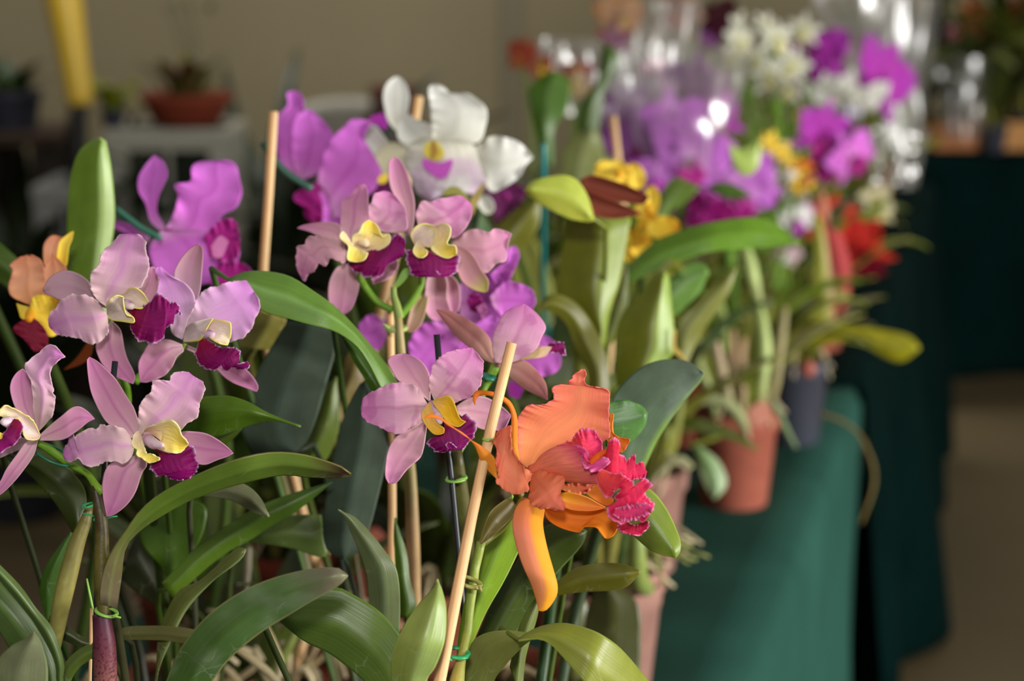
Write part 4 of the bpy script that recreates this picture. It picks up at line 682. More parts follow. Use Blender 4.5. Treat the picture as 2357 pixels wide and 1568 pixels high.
# F14 white
p = thing('orchid_plant', on_table(1010, 1.72), 'white orchid with a yellow and magenta throat at the top centre', 'plant')
fl = F_(p, 'E', '1330,640 1340,660 1345,690', [1.51, 1.49, 1.475], [7, 9, 7], st((150, 90, 40)))
patch(fl, 'sepal', 'E', '1080,540 990,440 960,340 945,240 970,150 1030,95 1070,90', '1130,540 1130,400 1145,300 1150,230 1120,140 1070,90', 1.53, WHITE, (0, 2, 6), cup=-3, fold=1.5)
patch(fl, 'petal', 'E', '1330,640 1150,640 1060,560 1070,450 1140,380', '1340,640 1420,540 1320,465 1210,420 1140,380', 1.51, WHITE, (0, -2, 2), cup=-4, fold=2, ruf=1.5)
patch(fl, 'sepal', 'E', '1040,680 960,560 890,470 820,470 770,520', '1040,720 960,740 900,730 820,680 770,520', 1.53, WHITE, (0, 2), cup=-3)
patch(fl, 'sepal', 'E', '1130,620 1000,600 900,680 890,780 940,840', '1160,700 1120,860 1020,900 940,840', 1.52, st([(0, (220, 216, 190)), (1, (206, 200, 160))]), (0, 0), cup=-3)
patch(fl, 'petal', 'E', '1330,580 1320,430 1310,300 1298,180 1340,145', '1400,600 1680,600 1740,480 1757,370 1720,300 1600,220 1480,225 1420,170 1340,145', 1.50, WHITE, (0, -6, 4), cup=-4, fold=3, ruf=3.5, fr=3, nu=19, nv=36)
patch(fl, 'petal', 'E', '1640,640 1700,610 1790,550 1900,560 1990,590 2060,650 2110,720', '1640,700 1700,830 1780,980 1880,950 2000,870 2050,780 2110,720', 1.51, WHITE, (0, -4, 2), cup=-3, fold=2, ruf=3.5, fr=3)
patch(fl, 'lip', 'E', '1260,560 1180,600 1120,720 1160,880 1220,1000 1330,1050', '1440,580 1640,620 1710,820 1750,920 1650,1000 1500,950 1330,1050', 1.475, WHPK, (10, -4, 0), cup=5, ruf=4, fr=4, inp=1, nu=21, nv=36, mat=LIPM)
patch(fl, 'side_lobe', 'E', '1330,580 1275,615 1262,680 1310,735', '1330,580 1385,605 1425,690 1380,740 1310,735', 1.462, st([(0, (226, 216, 110)), (.5, (220, 200, 80)), (1, (230, 210, 80))], ((140, 70, 40), .4, .95)), (0, 0), mat=LIPM)
patch(fl, 'lip', 'E', '1260,720 1255,780 1330,850 1400,885', '1300,740 1400,760 1490,730 1450,850 1400,885', 1.458, st((206, 90, 200)), (0, 0), mat=LIPM)
patch(p, 'bract', 'E', '1410,1000 1450,950 1530,945 1610,1020', '1430,1010 1530,1010 1600,1080 1610,1020', 1.42, g((140, 150, 50)), mat=LEAF)
patch(p, 'bract', 'E', '1620,1160 1620,1060 1680,960 1742,900', '1640,1170 1680,1080 1720,980 1742,900', 1.42, g((160, 150, 80)), mat=LEAF)
ep(fl, 'petal', 'E', 1745, 1080, 60, 80, -30, 1.52, WHITE)
stalk(p, PT(990, 400, 1.54)); pot(p, p.location, seed=24)
lf(p, 'E', '1560,1500 1580,1300 1640,1180 1690,1100', '1800,1500 1790,1300 1740,1180 1690,1100', 1.5, g((74, 108, 74)))
lf(p, 'E', '1780,1480 1800,1300 1900,1180 2050,1080 2180,1000', '1950,1500 2050,1400 2150,1250 2170,1100 2180,1000', 1.75, g((106, 116, 26)))
# purple lip seen behind the white flower
p = thing('orchid_plant', on_table(1190, 2.0), 'dull purple orchid half hidden behind the right petal of the white flower', 'plant')
fl = F_(p, 'E', '1880,1000 1900,1020 1920,1040', [1.78, 1.78, 1.78], [8, 10, 6], MAGD)
patch(fl, 'petal', 'E', '1720,960 1790,1080 1820,1200 1850,1225', '1960,900 2060,980 2000,1080 1900,1180 1850,1225', 1.79, st([(0, (130, 50, 110)), (1, (110, 30, 90))]), cup=-3, ruf=3)
patch(fl, 'petal', 'E', '1900,960 1980,920 2060,980', '1900,1010 1990,1060 2060,980', 1.8, st((140, 60, 120)), cup=-3)
stalk(p, PT(1150, 470, 1.8)); pot(p, p.location, seed=25)
# F15 magenta behind the centre
p = thing('orchid_plant', on_table(1140, 1.5), 'vivid magenta orchid showing below and behind the central lavender cluster', 'plant')
fl = F_(p, 'B', '1150,860 1160,900 1170,930', [1.34, 1.33, 1.325], [9, 13, 8], MAGD)
patch(fl, 'petal', 'B', '1200,860 1250,720 1330,660 1340,590 1380,570', '1280,870 1340,780 1380,700 1405,620 1380,570', 1.36, MAG, cup=-3, ruf=2)
patch(fl, 'petal', 'B', '1230,870 1320,780 1400,790 1480,830 1500,900', '1250,920 1330,1000 1450,970 1500,900', 1.35, MAG, cup=-3, ruf=2)
patch(fl, 'petal', 'B', '1050,800 1130,740 1200,720 1300,760', '1050,1000 1150,1050 1330,1020 1300,760', 1.355, MAG, cup=-3, ruf=3)
patch(fl, 'petal', 'B', '1010,1010 850,1020 770,1110 760,1180 800,1270', '1060,1050 1060,1180 950,1300 880,1330 800,1270', 1.345, MAG, cup=-3, ruf=3)
patch(fl, 'petal', 'B', '620,1010 540,970 470,1030 480,1080', '640,1060 620,1130 570,1180 480,1080', 1.37, MAG, cup=-3, ruf=1)
patch(fl, 'petal', 'B', '620,960 630,1010 640,1090', '670,1000 680,1060 640,1090', 1.37, MAGV)
patch(fl, 'petal', 'B', '1330,1230 1420,1150 1540,1090 1640,1160', '1320,1290 1440,1330 1560,1330 1640,1280 1640,1160', 1.34, MAG, cup=-3, ruf=2)
patch(fl, 'petal', 'B', '1340,1360 1380,1360 1440,1380', '1340,1440 1400,1460 1440,1380', 1.34, MAGV)
patch(fl, 'petal', 'B', '880,1180 950,1110 1100,1050 1260,960', '900,1290 1000,1240 1250,1200 1300,1080 1260,960', 1.35, MAG, cup=-3, ruf=3)
patch(fl, 'lip', 'B', '1100,900 1110,860 1150,845', '1120,950 1170,960 1200,910 1150,845', 1.32, MAGD, ruf=1, mat=LIPM)
patch(fl, 'lip', 'B', '1150,930 1170,960 1190,1000', '1200,900 1215,950 1190,1000', 1.318, st((226, 130, 200)), ruf=1, mat=LIPM)
stalk(p, PT(1130, 800, 1.38)); pot(p, p.location, seed=26)

# ================================================================ RIGHT-HAND GREEN PLANT (leaves traced)
p = thing('orchid_plant', on_table(1390, 1.72), 'leafy green orchid with broad olive leaves and a brown sheath right of centre', 'plant')
lf(p, 'I', '300,760 320,650 220,560 160,450 180,280 200,180 215,100', '370,700 400,520 440,400 470,250 485,150 490,95 380,90', 1.52, g((108, 122, 28), half=((140, 160, 70), .25, .8)), (0, 0, 6), fold=12, us=.2, label='broad upright olive leaf')
lf(p, 'I', '300,900 300,800 240,680 200,580 130,520 70,515', '400,900 385,740 330,600 250,490 160,445 110,460 70,515', 1.45, g((90, 98, 30), mid=((120, 124, 50), .1, .4)), (0, 0, -14), fold=4)
lf(p, 'I', '430,860 425,760 425,660 445,560 490,490 550,430 600,360 640,345', '600,860 640,770 690,700 690,620 675,480 662,360 640,345', 1.48, g((108, 126, 34), half=((150, 176, 84), .3, .85)), (0, 0, 4), fold=12, us=.25)
lf(p, 'I', '470,330 600,210 750,150 900,115 1050,100 1150,130 1220,185 1258,212', '465,410 560,360 700,300 850,255 1000,242 1150,228 1258,212', 1.62, g((94, 144, 40)), (0, -6, 10), fold=4, tilt=-6, label='long bright green leaf arching to the right')
lf(p, 'I', '560,420 620,330 680,285 735,340', '600,400 660,350 700,345 735,340', 1.55, g((100, 116, 30)), fold=2)
lf(p, 'I', '640,420 720,325 820,310 845,350', '660,560 730,510 800,440 845,350', 1.6, g((92, 140, 66)), fold=3)
lf(p, 'I', '690,760 700,600 800,470 900,380 972,325', '740,780 800,640 880,520 940,430 972,325', 1.65, g((116, 130, 60)), fold=3)
lf(p, 'I', '360,640 400,540 440,400 470,300', '390,690 450,600 480,480 480,300', 1.56, g((86, 104, 24)), fold=2)
lf(p, 'I', '100,860 120,780 180,720 240,700', '330,900 330,800 300,740 240,700', 1.62, g((66, 88, 22)), fold=2)
lf(p, 'I', '230,900 300,850 420,800 500,780', '300,960 400,930 460,880 500,780', 1.5, g((92, 116, 30)), fold=2)
patch(p, 'sheath', 'I', '690,600 680,680 700,720 755,750', '700,610 700,680 720,705 755,750', 1.47, st((206, 180, 90)))
lf(p, 'G', '540,1312 500,1180 440,1090 360,1055 250,1068 160,1100 130,1148', '545,1320 500,1332 380,1310 230,1235 150,1175 130,1148', 1.42, g((168, 196, 92), half=((190, 190, 70), .2, .5), tip=(214, 190, 60)), (0, -6, -10), fold=6, us=-.1, label='yellow-green leaf tip lying forward')
fl = tube(p, 'flower_sheath', 'G', '500,1290 520,1300 545,1310', [1.47, 1.47, 1.47], [6, 10, 8], st((90, 46, 36)), mat=PETAL, nl=8)
patch(fl, 'bract', 'G', '455,1085 520,1055 620,1075 750,1120 870,1180', '480,1150 600,1190 750,1220 840,1225 870,1180', 1.46, g((122, 62, 52)), (0, 0), cup=-4)
patch(fl, 'bract', 'G', '480,1140 600,1185 700,1225 830,1285', '500,1240 560,1300 680,1315 830,1285', 1.45, g((126, 66, 56)), (0, 0), cup=-4)
pot(p, Vector(ORG[p.name]), style=PINKP, seed=27)
for (sx, sy) in ((1330, 760), (1400, 900), (1440, 870)):
    tube3(p, 'pseudobulb', [ORG[p.name] + Vector((0, 0, .09)), PT((sx + 1390) / 2, 1150, 1.62), PT(sx, sy, 1.52)], [.006, .009, .005], CANE, STEM, 8, 12)
# yellow flowers
p = thing('orchid_plant', on_table(1290, 1.92), 'bright yellow orchid cluster behind the brown sheath', 'plant')
for (cr_, es) in (('G', [(640, 1030, 60, 100, 70), (720, 1060, 50, 60, 10), (790, 1060, 60, 80, -20), (600, 1010, 45, 60, 60)]),
                  ('G', [(890, 1200, 45, 85, 0), (830, 1260, 45, 60, 40), (870, 1290, 50, 60, 0)]),
                  ('G', [(960, 1370, 70, 100, 85), (860, 1360, 60, 90, 20), (790, 1430, 60, 60, 40), (820, 1480, 70, 70, 0), (770, 1500, 50, 80, 20)])):
    cx = sum(e[0] for e in es) / len(es); cy = sum(e[1] for e in es) / len(es)
    fl = F_(p, cr_, '%f,%f %f,%f' % (cx, cy - 10, cx + 6, cy + 14), [1.66, 1.65], [9, 6], YELO)
    for k, e in enumerate(es):
        ep(fl, 'petal', cr_, e[0], e[1], e[2], e[3], e[4], 1.66 + .006 * k, YELO if e[1] > 1340 else YEL, ruf=3, fr=2)
stalk(p, PT(1480, 560, 1.68)); pot(p, p.location, seed=28)
# ================================================================ BACKGROUND: POTS AND PLANTS FURTHER ALONG THE TABLE
def gflower(pl, c, size, roll=0, yaw=0, pitch=0, pet=LPUR, lip=MAGD, wide=.62, throat=None, name='flower', spray=False, seed=0):
    """whole small flower: three sepals, two broad petals, lip; faces the camera before yaw and pitch"""
    rd = random.Random(seed + int(c[0] * 999) + int(c[2] * 777)); throat = throat or lip
    M = Matrix.Rotation(yaw, 3, 'Z') @ Matrix.Rotation(pitch, 3, 'X') @ Matrix.Rotation(roll, 3, 'Y')
    c = Vector(c)
    def W(x, y, z): return c + M @ Vector((x, -z, y))      # x right, y up, z towards the viewer
    fl = tube3(pl, name, [W(0, .02 * size, .05 * size), W(0, -.05 * size, .22 * size), W(0, -.16 * size, .34 * size)], [size * .05, size * .09, size * .05], lip if spray else throat, LIPM, 7, 7)
    def tepal(nm, ang, ln, w, style, curl, lift, ruf=.03):
        nv, nu = (10, 5) if spray else (14, 7); V, C, U = [], [], []; a = math.radians(ang); dx, dy = math.sin(a), math.cos(a); ph = rd.random() * 6
        for i in range(nv):
            v = i / (nv - 1); wd_ = w * (math.sin(math.pi * min(.985, .05 + .95 * v) ** .8) ** .7)
            for j in range(nu):
                u = -1 + 2 * j / (nu - 1); r = v * ln
                z = lift * v + curl * v * v + .12 * w * u * u + ruf * abs(u) * math.sin(v * 14 + ph + u * 2)
                p = W((dx * r + dy * u * wd_) * size, (dy * r - dx * u * wd_) * size, z * size); V.append(p); C.append(style(u, v, p)); U.append(((u + 1) / 2, v))
        F = [(i*nu+j, i*nu+j+1, (i+1)*nu+j+1, (i+1)*nu+j) for i in range(nv-1) for j in range(nu-1)]
        link(nm, V, F, LIPM if nm == 'lip' else PETAL, fl, C, U, size * .012)
    k = rd.uniform(-.15, .15)
    for ang in (0, 125, 235): tepal('sepal', ang + rd.uniform(-9, 9), 1.0 + rd.uniform(-.08, .08), .17 if not spray else .2, pet, -.15 + k, .05)
    for ang in (62, 298): tepal('petal', ang + rd.uniform(-9, 9), 1.0, wide * .5, pet, -.2 + k, .16, .05)
    tepal('lip', 180 + rd.uniform(-8, 8), .72, .34, lip, -.5, .5, .07)
    return fl
def bgplant(label, base, flowers, leaves=5, seed=0, lcol=((108, 128, 48), (92, 120, 40), (128, 144, 74)), lh=(.12, .22), potst=TERRA, cat='plant', group=None, r=.05, h=.10, canes=3, roots=4, fl_r=.0024, lw=.04, name='orchid_plant', mat=None):
    rd = random.Random(seed); t = thing(name, base, label, cat, group); b = Vector(base)
    pot(t, b, r, h, potst, roots, seed, mat)
    for k in range(canes):
        a = rd.random() * 6.28; q = b + Vector((math.cos(a) * r * .5, math.sin(a) * r * .5, h * .9))
        hh = rd.uniform(.07, .15)
        tube3(t, 'pseudobulb', [q, q + Vector((math.cos(a) * .012, math.sin(a) * .012, hh * .5)), q + Vector((math.cos(a) * .03, math.sin(a) * .03, hh))], [.004, .0075, .004], CANE, STEM, 7, 8)
        leaf3(t, q + Vector((math.cos(a) * .03, math.sin(a) * .03, hh - .004)), a + rd.uniform(-.6, .6), rd.uniform(*lh) * .8, lw * rd.uniform(.8, 1.2), rd.uniform(1.0, 1.4), rd.uniform(.5, 1.6), g(lcol[k % len(lcol)]), twist=rd.uniform(-.6, .6))
    for k in range(leaves):
        a = rd.random() * 6.28; q = b + Vector((math.cos(a) * r * .4, math.sin(a) * r * .4, h * .9))
        leaf3(t, q, a, rd.uniform(*lh), lw * rd.uniform(.7, 1.15), rd.uniform(1.1, 1.5), rd.uniform(.5, 1.9), g(lcol[rd.randrange(len(lcol))]), twist=rd.uniform(-.8, .8))
    for f in flowers:
        px, py, dy, rp, pal, lp = f[:6]; Y = b.y + dy; c = PY(px, py, Y); sz = rp * (c - CAM).dot(FWD) / FPX * (1.1 if len(f) > 6 and f[6].get('spray') else 1.28)
        kw = f[6] if len(f) > 6 else {}
        gflower(t, c, sz, kw.get('roll', rd.uniform(-.5, .5)), kw.get('yaw', rd.uniform(-.7, .7)), kw.get('pitch', rd.uniform(-.3, .3)), pal, lp, kw.get('wide', .66 if kw.get('spray') else .95), kw.get('throat', None), spray=kw.get('spray', False), seed=seed)
        back = c + Vector((0, .01, -.005)); m = (back + b + Vector((0, 0, h))) / 2 + Vector((rd.uniform(-.03, .03), .03, .05))
        tube3(t, 'flower_stalk', [b + Vector((0, 0, h * .9)), m, back], [fl_r * 1.3, fl_r, fl_r * .8], PG, STEM, 6, 12)
    return t
def tb(px, Y): return on_table(px, Y)
# ---- named pots on the right
t = thing('orchid_plant', tb(1697, 2.33), 'terracotta-coloured pot of pale green canes standing alone on the green cloth', 'plant')
pot(t, t.location, .0535, .118, TERRA, 12, 31)
def cane(t, crop, s, d, r, style): return tube(t, 'pseudobulb', crop, s, d, r, style, ns=8, nl=14)
PALE = st([(0, (150, 156, 90)), (.5, (190, 208, 130)), (1, (170, 190, 110))]); BRC = st([(0, (150, 130, 90)), (1, (176, 140, 100))]); PKC = st([(0, (150, 146, 90)), (1, (206, 180, 150))])
cane(t, 'I', '1075,960 1085,860 1100,700 1085,560 1070,500', 2.30, [9, 13, 15, 13, 10], PALE)
cane(t, 'I', '1072,490 1050,400 1030,300 1010,235', 2.28, [10, 15, 15, 11], PALE)
cane(t, 'I', '950,980 930,900 900,780 880,660', 2.27, [8, 13, 13, 8], PKC)
cane(t, 'I', '1000,980 995,860 990,740 1005,640', 2.35, [8, 12, 12, 8], BRC)
cane(t, 'I', '970,1000 960,880 950,700 955,600', 2.38, [8, 11, 11, 7], BRC)
cane(t, 'I', '1120,960 1150,820 1170,640 1190,500', 2.36, [8, 12, 13, 8], st((150, 140, 90)))
cane(t, 'I', '880,1000 840,860 800,760 790,640', 2.3, [7, 11, 12, 8], st((166, 176, 110)))
cane(t, 'I', '920,700 900,560 880,480 890,420', 2.34, [9, 16, 16, 8], st((150, 170, 80)))
tube(t, 'root', 'I', '780,935 860,920 940,950 990,1010 1020,1070', 2.20, [9, 12, 14, 14, 8], st((150, 156, 110)), mat=ROOTM)
tube(t, 'root', 'I', '1130,920 1160,980 1200,1070 1240,1140', 2.25, [6, 7, 7, 4], st((120, 140, 100)), mat=ROOTM)
patch(t, 'bark_piece', 'I', '1010,1000 1030,960 1080,930 1120,940', '1040,1040 1090,1040 1130,1000 1120,940', 2.28, st((196, 130, 110)), mat=MATT)
tube(t, 'root', 'I', '760,1130 820,1110 880,1090 930,1060', 2.2, [5, 6, 6, 4], st((120, 130, 50)), mat=ROOTM)
lf(t, 'I', '780,1140 800,1220 830,1310 870,1372', '800,1130 880,1190 920,1260 920,1320 870,1372', 2.1, st([(0, (120, 150, 90)), (1, (150, 176, 130))], ((90, 130, 70), .2, .6), ((196, 206, 170), .2, .7)), fold=5, label='small spoon-shaped leaf with a pale rim')
lf(t, 'I', '800,680 860,600 960,520 1120,470', '830,700 900,620 1000,540 1120,485', 2.2, g((50, 76, 36)), fold=2)
for k, (a, ln) in enumerate(((2.2, .22), (2.9, .2), (3.4, .25), (1.2, .2), (.2, .2), (5.0, .17))):
    leaf3(t, t.location + Vector((.02 * math.cos(a), .02 * math.sin(a), .10)), a, ln, .035, 1.3, 1.2, g(((124, 140, 60), (140, 154, 84), (104, 126, 50))[k % 3]))
t = thing('orchid_plant', tb(1832, 2.62), 'dark grey plastic pot with a long olive leaf reaching over the table edge', 'plant')
pot(t, t.location, .046, .115, BLKP, 4, 32, PLAST)
lf(t, 'M', '150,420 220,370 330,310 450,308 560,318 680,345 718,388', '150,480 230,400 400,372 500,350 560,400 650,435 718,388', 2.5, g((138, 146, 20), base=(100, 116, 30)), (20, 0, -20), fold=6, label='long olive leaf reaching right')
lf(t, 'M', '330,300 340,180 350,60 340,-60 350,-100', '420,300 415,200 400,80 380,-40 350,-100', 2.55, st([(0, (140, 140, 20)), (1, (150, 150, 30))], None, None, half=((190, 70, 50), .75, .8)), (0, 0), fold=3, label='upright yellow-green leaf edged in red')
tube(t, 'root', 'M', '360,620 430,640 500,690 550,790 555,880 510,1010', 2.5, [4, 4, 4, 4, 4, 3], st((120, 104, 60)), mat=ROOTM)
for k, (a, ln) in enumerate(((1.0, .2), (2.0, .22), (3.0, .2), (.4, .16), (4.2, .15), (5.5, .14))):
    leaf3(t, t.location + Vector((.02 * math.cos(a), .02 * math.sin(a), .10)), a, ln, .034, 1.25, 1.3, g(((96, 104, 26), (110, 120, 50), (80, 96, 36))[k % 3]))
blob(t, 'bud', PT(1860, 848, 2.55), (.01, .01, .012), st((190, 110, 96)))
t = thing('orchid_plant', tb(1470, 2.08), 'pinkish clay pot half hidden behind the bright leaf beside the crimson lip', 'plant')
pot(t, t.location, .055, .115, PINKP, 6, 33)
for k in range(7): leaf3(t, t.location + Vector((.02 * math.cos(k), .02 * math.sin(k), .10)), k * .9, .2, .035, 1.3, 1.1, g(((110, 120, 50), (84, 100, 34), (96, 120, 50))[k % 3]))
for (a, b_) in ((1540, 980), (1570, 900), (1500, 940)): tube3(t, 'pseudobulb', [t.location + Vector((0, 0, .1)), PT((a + 1500) / 2, 1050, 2.08), PT(a, b_, 2.06)], [.005, .008, .004], CANE, STEM, 7, 10)
tube(t, 'root', 'I', '590,1290 650,1220 720,1190 770,1230', 2.0, [5, 9, 9, 6], st((150, 150, 110)), mat=ROOTM)
tube(t, 'root', 'I', '650,1160 700,1200 760,1240', 2.0, [4, 7, 5], st((160, 150, 120)), mat=ROOTM)
t = thing('orchid_plant', tb(1395, 1.74), 'pale pink pot with dried roots spilling over its rim, below the orange flower', 'plant')
pot(t, t.location, .058, .12, PINKP, 6, 34)
rd = random.Random(5)
for k in range(26):
    a = rd.uniform(-1.2, .9); c0 = t.location + Vector((.035 * math.cos(a), .035 * math.sin(a), .118 + rd.uniform(0, .02))); c1 = c0 + Vector((rd.uniform(-.01, .03), rd.uniform(-.03, .01), rd.uniform(.005, .025))); c2 = c1 + Vector((rd.uniform(0, .035), rd.uniform(-.02, .01), rd.uniform(-.03, .005)))
    tube3(t, 'root', [c0, c1, c2], [.0016, .0022, .0012], ROOTG if k % 2 else ROOT, ROOTM, 6, 8, bumpy=.3)
tube3(t, 'pseudobulb', [t.location + Vector((.04, -.02, .1)), PT(1468, 1330, 1.66), PT(1466, 1200, 1.64)], [.007, .009, .006], st((140, 156, 80)), STEM, 8, 10)
lf(t, 'K', '1560,1300 1560,1100 1600,900 1700,780', '1905,1400 1915,1150 1890,900 1700,780', 1.5, g((66, 76, 30)), fold=6)
lf(t, 'K', '1420,1400 1400,1150 1450,950 1540,850', '1580,1400 1600,1150 1590,950 1540,850', 1.55, g((84, 96, 44)), fold=4)
for k in range(6): leaf3(t, t.location + Vector((-.02, 0, .10)), 1.2 + k * .7, .2, .04, 1.3, 1.1, g(((84, 96, 40), (70, 90, 30))[k % 2]))
t = thing('orchid_plant', tb(1560, 2.62), 'dark red-brown pot in the shade left of the lone terracotta pot', 'plant')
pot(t, t.location, .05, .11, TERRD, 4, 35)
for k in range(8): leaf3(t, t.location + Vector((.02 * math.cos(k), .02 * math.sin(k), .10)), k * .8, .24, .038, 1.35, 1.0, g(((104, 116, 50), (84, 110, 40), (120, 136, 70))[k % 3]))
t = thing('orchid_plant', tb(815, 1.95), 'brick-coloured pot glimpsed between the foreground leaves on the dark cloth', 'plant')
pot(t, t.location, .05, .10, TERRA, 6, 36)
for k in range(6): leaf3(t, t.location + Vector((.02 * math.cos(k), .02 * math.sin(k), .09)), k * 1.05, .2, .04, 1.3, 1.1, g(((60, 84, 34), (50, 70, 30))[k % 2]))
# roots and shade pots low between the foreground leaves
t = thing('orchid_plant', tb(560, 1.50), 'dark clay pot with pale tangled roots low between the foreground leaves', 'plant')
pot(t, t.location, .06, .10, TERRD, 8, 37)
for k in range(34):
    a = rd.random() * 6.28; c0 = t.location + Vector((.04 * math.cos(a), .04 * math.sin(a), .10)); c1 = c0 + Vector((rd.uniform(-.05, .05), rd.uniform(-.03, .03), rd.uniform(.01, .06))); c2 = c1 + Vector((rd.uniform(-.05, .05), rd.uniform(-.03, .03), rd.uniform(-.04, .02)))
    tube3(t, 'root', [c0, c1, c2], [.002, .0028, .0015], ROOT, ROOTM, 6, 8, bumpy=.3)
tube(t, 'root', 'J', '1560,1280 1680,1360 1800,1450 1900,1560', 1.3, [7, 9, 10, 9], ROOT, mat=ROOTM)
tube(t, 'root', 'J', '1690,620 1680,760 1670,900 1700,1050', 1.45, [6, 8, 8, 6], st((160, 150, 130)), mat=ROOTM)
tube(t, 'root', 'J', '1800,1150 1850,1260 1900,1400 1880,1526', 1.4, [6, 8, 8, 6], ROOT, mat=ROOTM)
tube(t, 'pseudobulb', 'J', '1850,1526 1900,1400 1960,1280 2010,1180', 1.42, [12, 14, 12, 8], st((110, 120, 50)))
for k in range(7): leaf3(t, t.location + Vector((.02 * math.cos(k), .02 * math.sin(k), .09)), k * .95, .2, .04, 1.3, 1.0, g(((60, 78, 30), (46, 62, 24))[k % 2]))
# shade plants filling the middle of the table
fill = [(640, 1.85, 'leafy orchid without flowers, in the shade under the large glossy leaf', 41), (420, 1.75, 'leafy orchid without flowers behind the lower left lavender flower', 42), (1010, 1.75, 'leafy orchid without flowers behind the central spike', 43),
        (1250, 2.05, 'leafy orchid without flowers behind the broad olive leaves', 44), (860, 2.25, 'leafy orchid without flowers far back under the magenta flowers', 45), (1080, 2.4, 'leafy orchid without flowers far back under the white flower', 46)]
for (px, Y, lab, sd) in fill:
    bgplant(lab, tb(px, Y), [], 9, sd, ((56, 80, 26), (44, 64, 22), (74, 92, 36)), (.18, .27), TERRD, canes=4)
# ---- flowering plants toward the back
W = dict(wide=.8)
def S(**k): return k
bgplant('pale purple orchid cluster right of the teal stake, wrapped in clear film', tb(1420, 2.42), [(1470, 335, 0, 70, LPUR, MAGD), (1545, 290, 0, 80, LPUR, LPUR, S(yaw=.5)), (1595, 370, -.03, 85, LPUR, MAGD, S(roll=.2, yaw=.2)), (1505, 410, -.04, 55, LPUR, MAGV), (1440, 250, .1, 60, LPUR, LPUR), (1430, 320, .02, 50, MAGV, LPUR), (1560, 330, -.03, 66, LPUR, LPUR), (1400, 300, .1, 40, LPUR, LPUR)], 6, 51)
bgplant('purple orchid with dark magenta lips below the pale purple cluster', tb(1700, 2.48), [(1690, 445, 0, 95, LPUR, MAGD, S(roll=-.3, yaw=.2)), (1620, 490, -.02, 62, MAGD, MAGD), (1745, 430, .02, 60, LPUR, LPUR, S(yaw=.6)), (1580, 480, .02, 46, MAGV, MAGD)], 6, 52)
bgplant('small magenta and purple orchid above the pale purple cluster', tb(1560, 2.8), [(1640, 275, 0, 62, MAGV, MAGD), (1600, 205, .05, 75, LPUR, MAGV), (1500, 225, .05, 55, st((206, 170, 200)), MAGV)], 5, 53)
bgplant('pink and yellow small-flowered orchid left of the tall dark leaf', tb(1300, 2.9), [(1250, 160, 0, 34, st([(0, (230, 180, 80)), (1, (206, 70, 110))]), YEL), (1330, 175, 0, 38, st([(0, (230, 180, 90)), (1, (170, 50, 120))]), YEL), (1345, 212, 0, 24, YELO, YELO)], 5, 54)
bgplant('coral red flower at the far left of the back row', tb(1225, 3.1), [(1200, 130, 0, 40, st((206, 96, 70)), st((220, 130, 80)))], 4, 55)
bgplant('magenta-tipped white orchid bud cluster above the tall dark leaf', tb(1430, 2.9), [(1420, 95, 0, 42, st([(0, (230, 200, 220)), (1, (190, 20, 120))]), MAGD, S(wide=.5)), (1505, 165, 0, 32, st([(0, (240, 210, 220)), (1, (200, 20, 110))]), MAGD), (1425, 38, .1, 55, st((176, 128, 84)), st((190, 150, 80)))], 6, 56, lcol=((140, 136, 50), (120, 120, 40), (84, 104, 36)))
bgplant('peach orchid high at the back beside the maroon one', tb(1620, 3.4), [(1565, 35, 0, 52, st((206, 150, 120)), st((214, 130, 90)))], 6, 57)
bgplant('maroon orchid with a purple lip high at the back', tb(1740, 3.55), [(1652, 48, 0, 50, st((84, 36, 44)), st((96, 30, 60))), (1636, 92, 0, 22, LPUR, LPUR)], 6, 58)
bgplant('spray of creamy white orchids at the upper right', tb(1790, 3.12), [(x, y, dy, r_, st([(0, (214, 214, 150)), (.4, (226, 226, 206)), (1, (232, 232, 222))]), st((220, 216, 160)), S(spray=True, wide=.5)) for x, y, dy, r_ in ((1705, 95, 0, 44), (1740, 140, .03, 46), (1790, 90, 0, 46), (1770, 175, 0, 44), (1825, 150, .04, 42), (1720, 160, .05, 38), (1815, 205, -.02, 44), (1700, 60, .05, 34), (1850, 70, .08, 40), (1760, 60, .04, 36), (1680, 130, .04, 34))], 6, 59)
bgplant('violet orchid with a broad white lip at the upper right', tb(1850, 3.35), [(1885, 140, 0, 75, MAGV, MAGV, S(yaw=-.5)), (2025, 185, 0, 85, MAGV, MAGV, S(yaw=.5, roll=.6)), (1855, 195, .03, 50, MAGV, MAGV), (1950, 235, -.05, 82, WHITE, st((196, 190, 206)), S(pitch=.9, roll=0, yaw=0)), (1900, 205, -.05, 45, WHITE, WHITE, S(pitch=.6))], 6, 60)
bgplant('magenta orchid below the broad white lip', tb(1690, 2.98), [(1890, 315, 0, 72, MAGV, MAGD, S(roll=.3)), (1962, 362, 0, 58, MAG, MAGD, S(roll=-.6, yaw=.5)), (1850, 270, .03, 20, YEL, YEL), (1900, 390, 0, 40, st((150, 30, 100)), MAGD)], 6, 61)
bgplant('yellow and orange spray orchid left of the magenta one', tb(1730, 2.72), [(x, y, 0, r_, pal, YELO, S(spray=True)) for x, y, r_, pal in ((1772, 325, 26, YEL), (1800, 350, 26, YEL), (1822, 375, 22, YEL), (1835, 420, 26, YEL), (1850, 385, 26, st((214, 110, 20))), (1862, 420, 24, st((190, 110, 70))), (1840, 440, 18, YEL))], 5, 62)
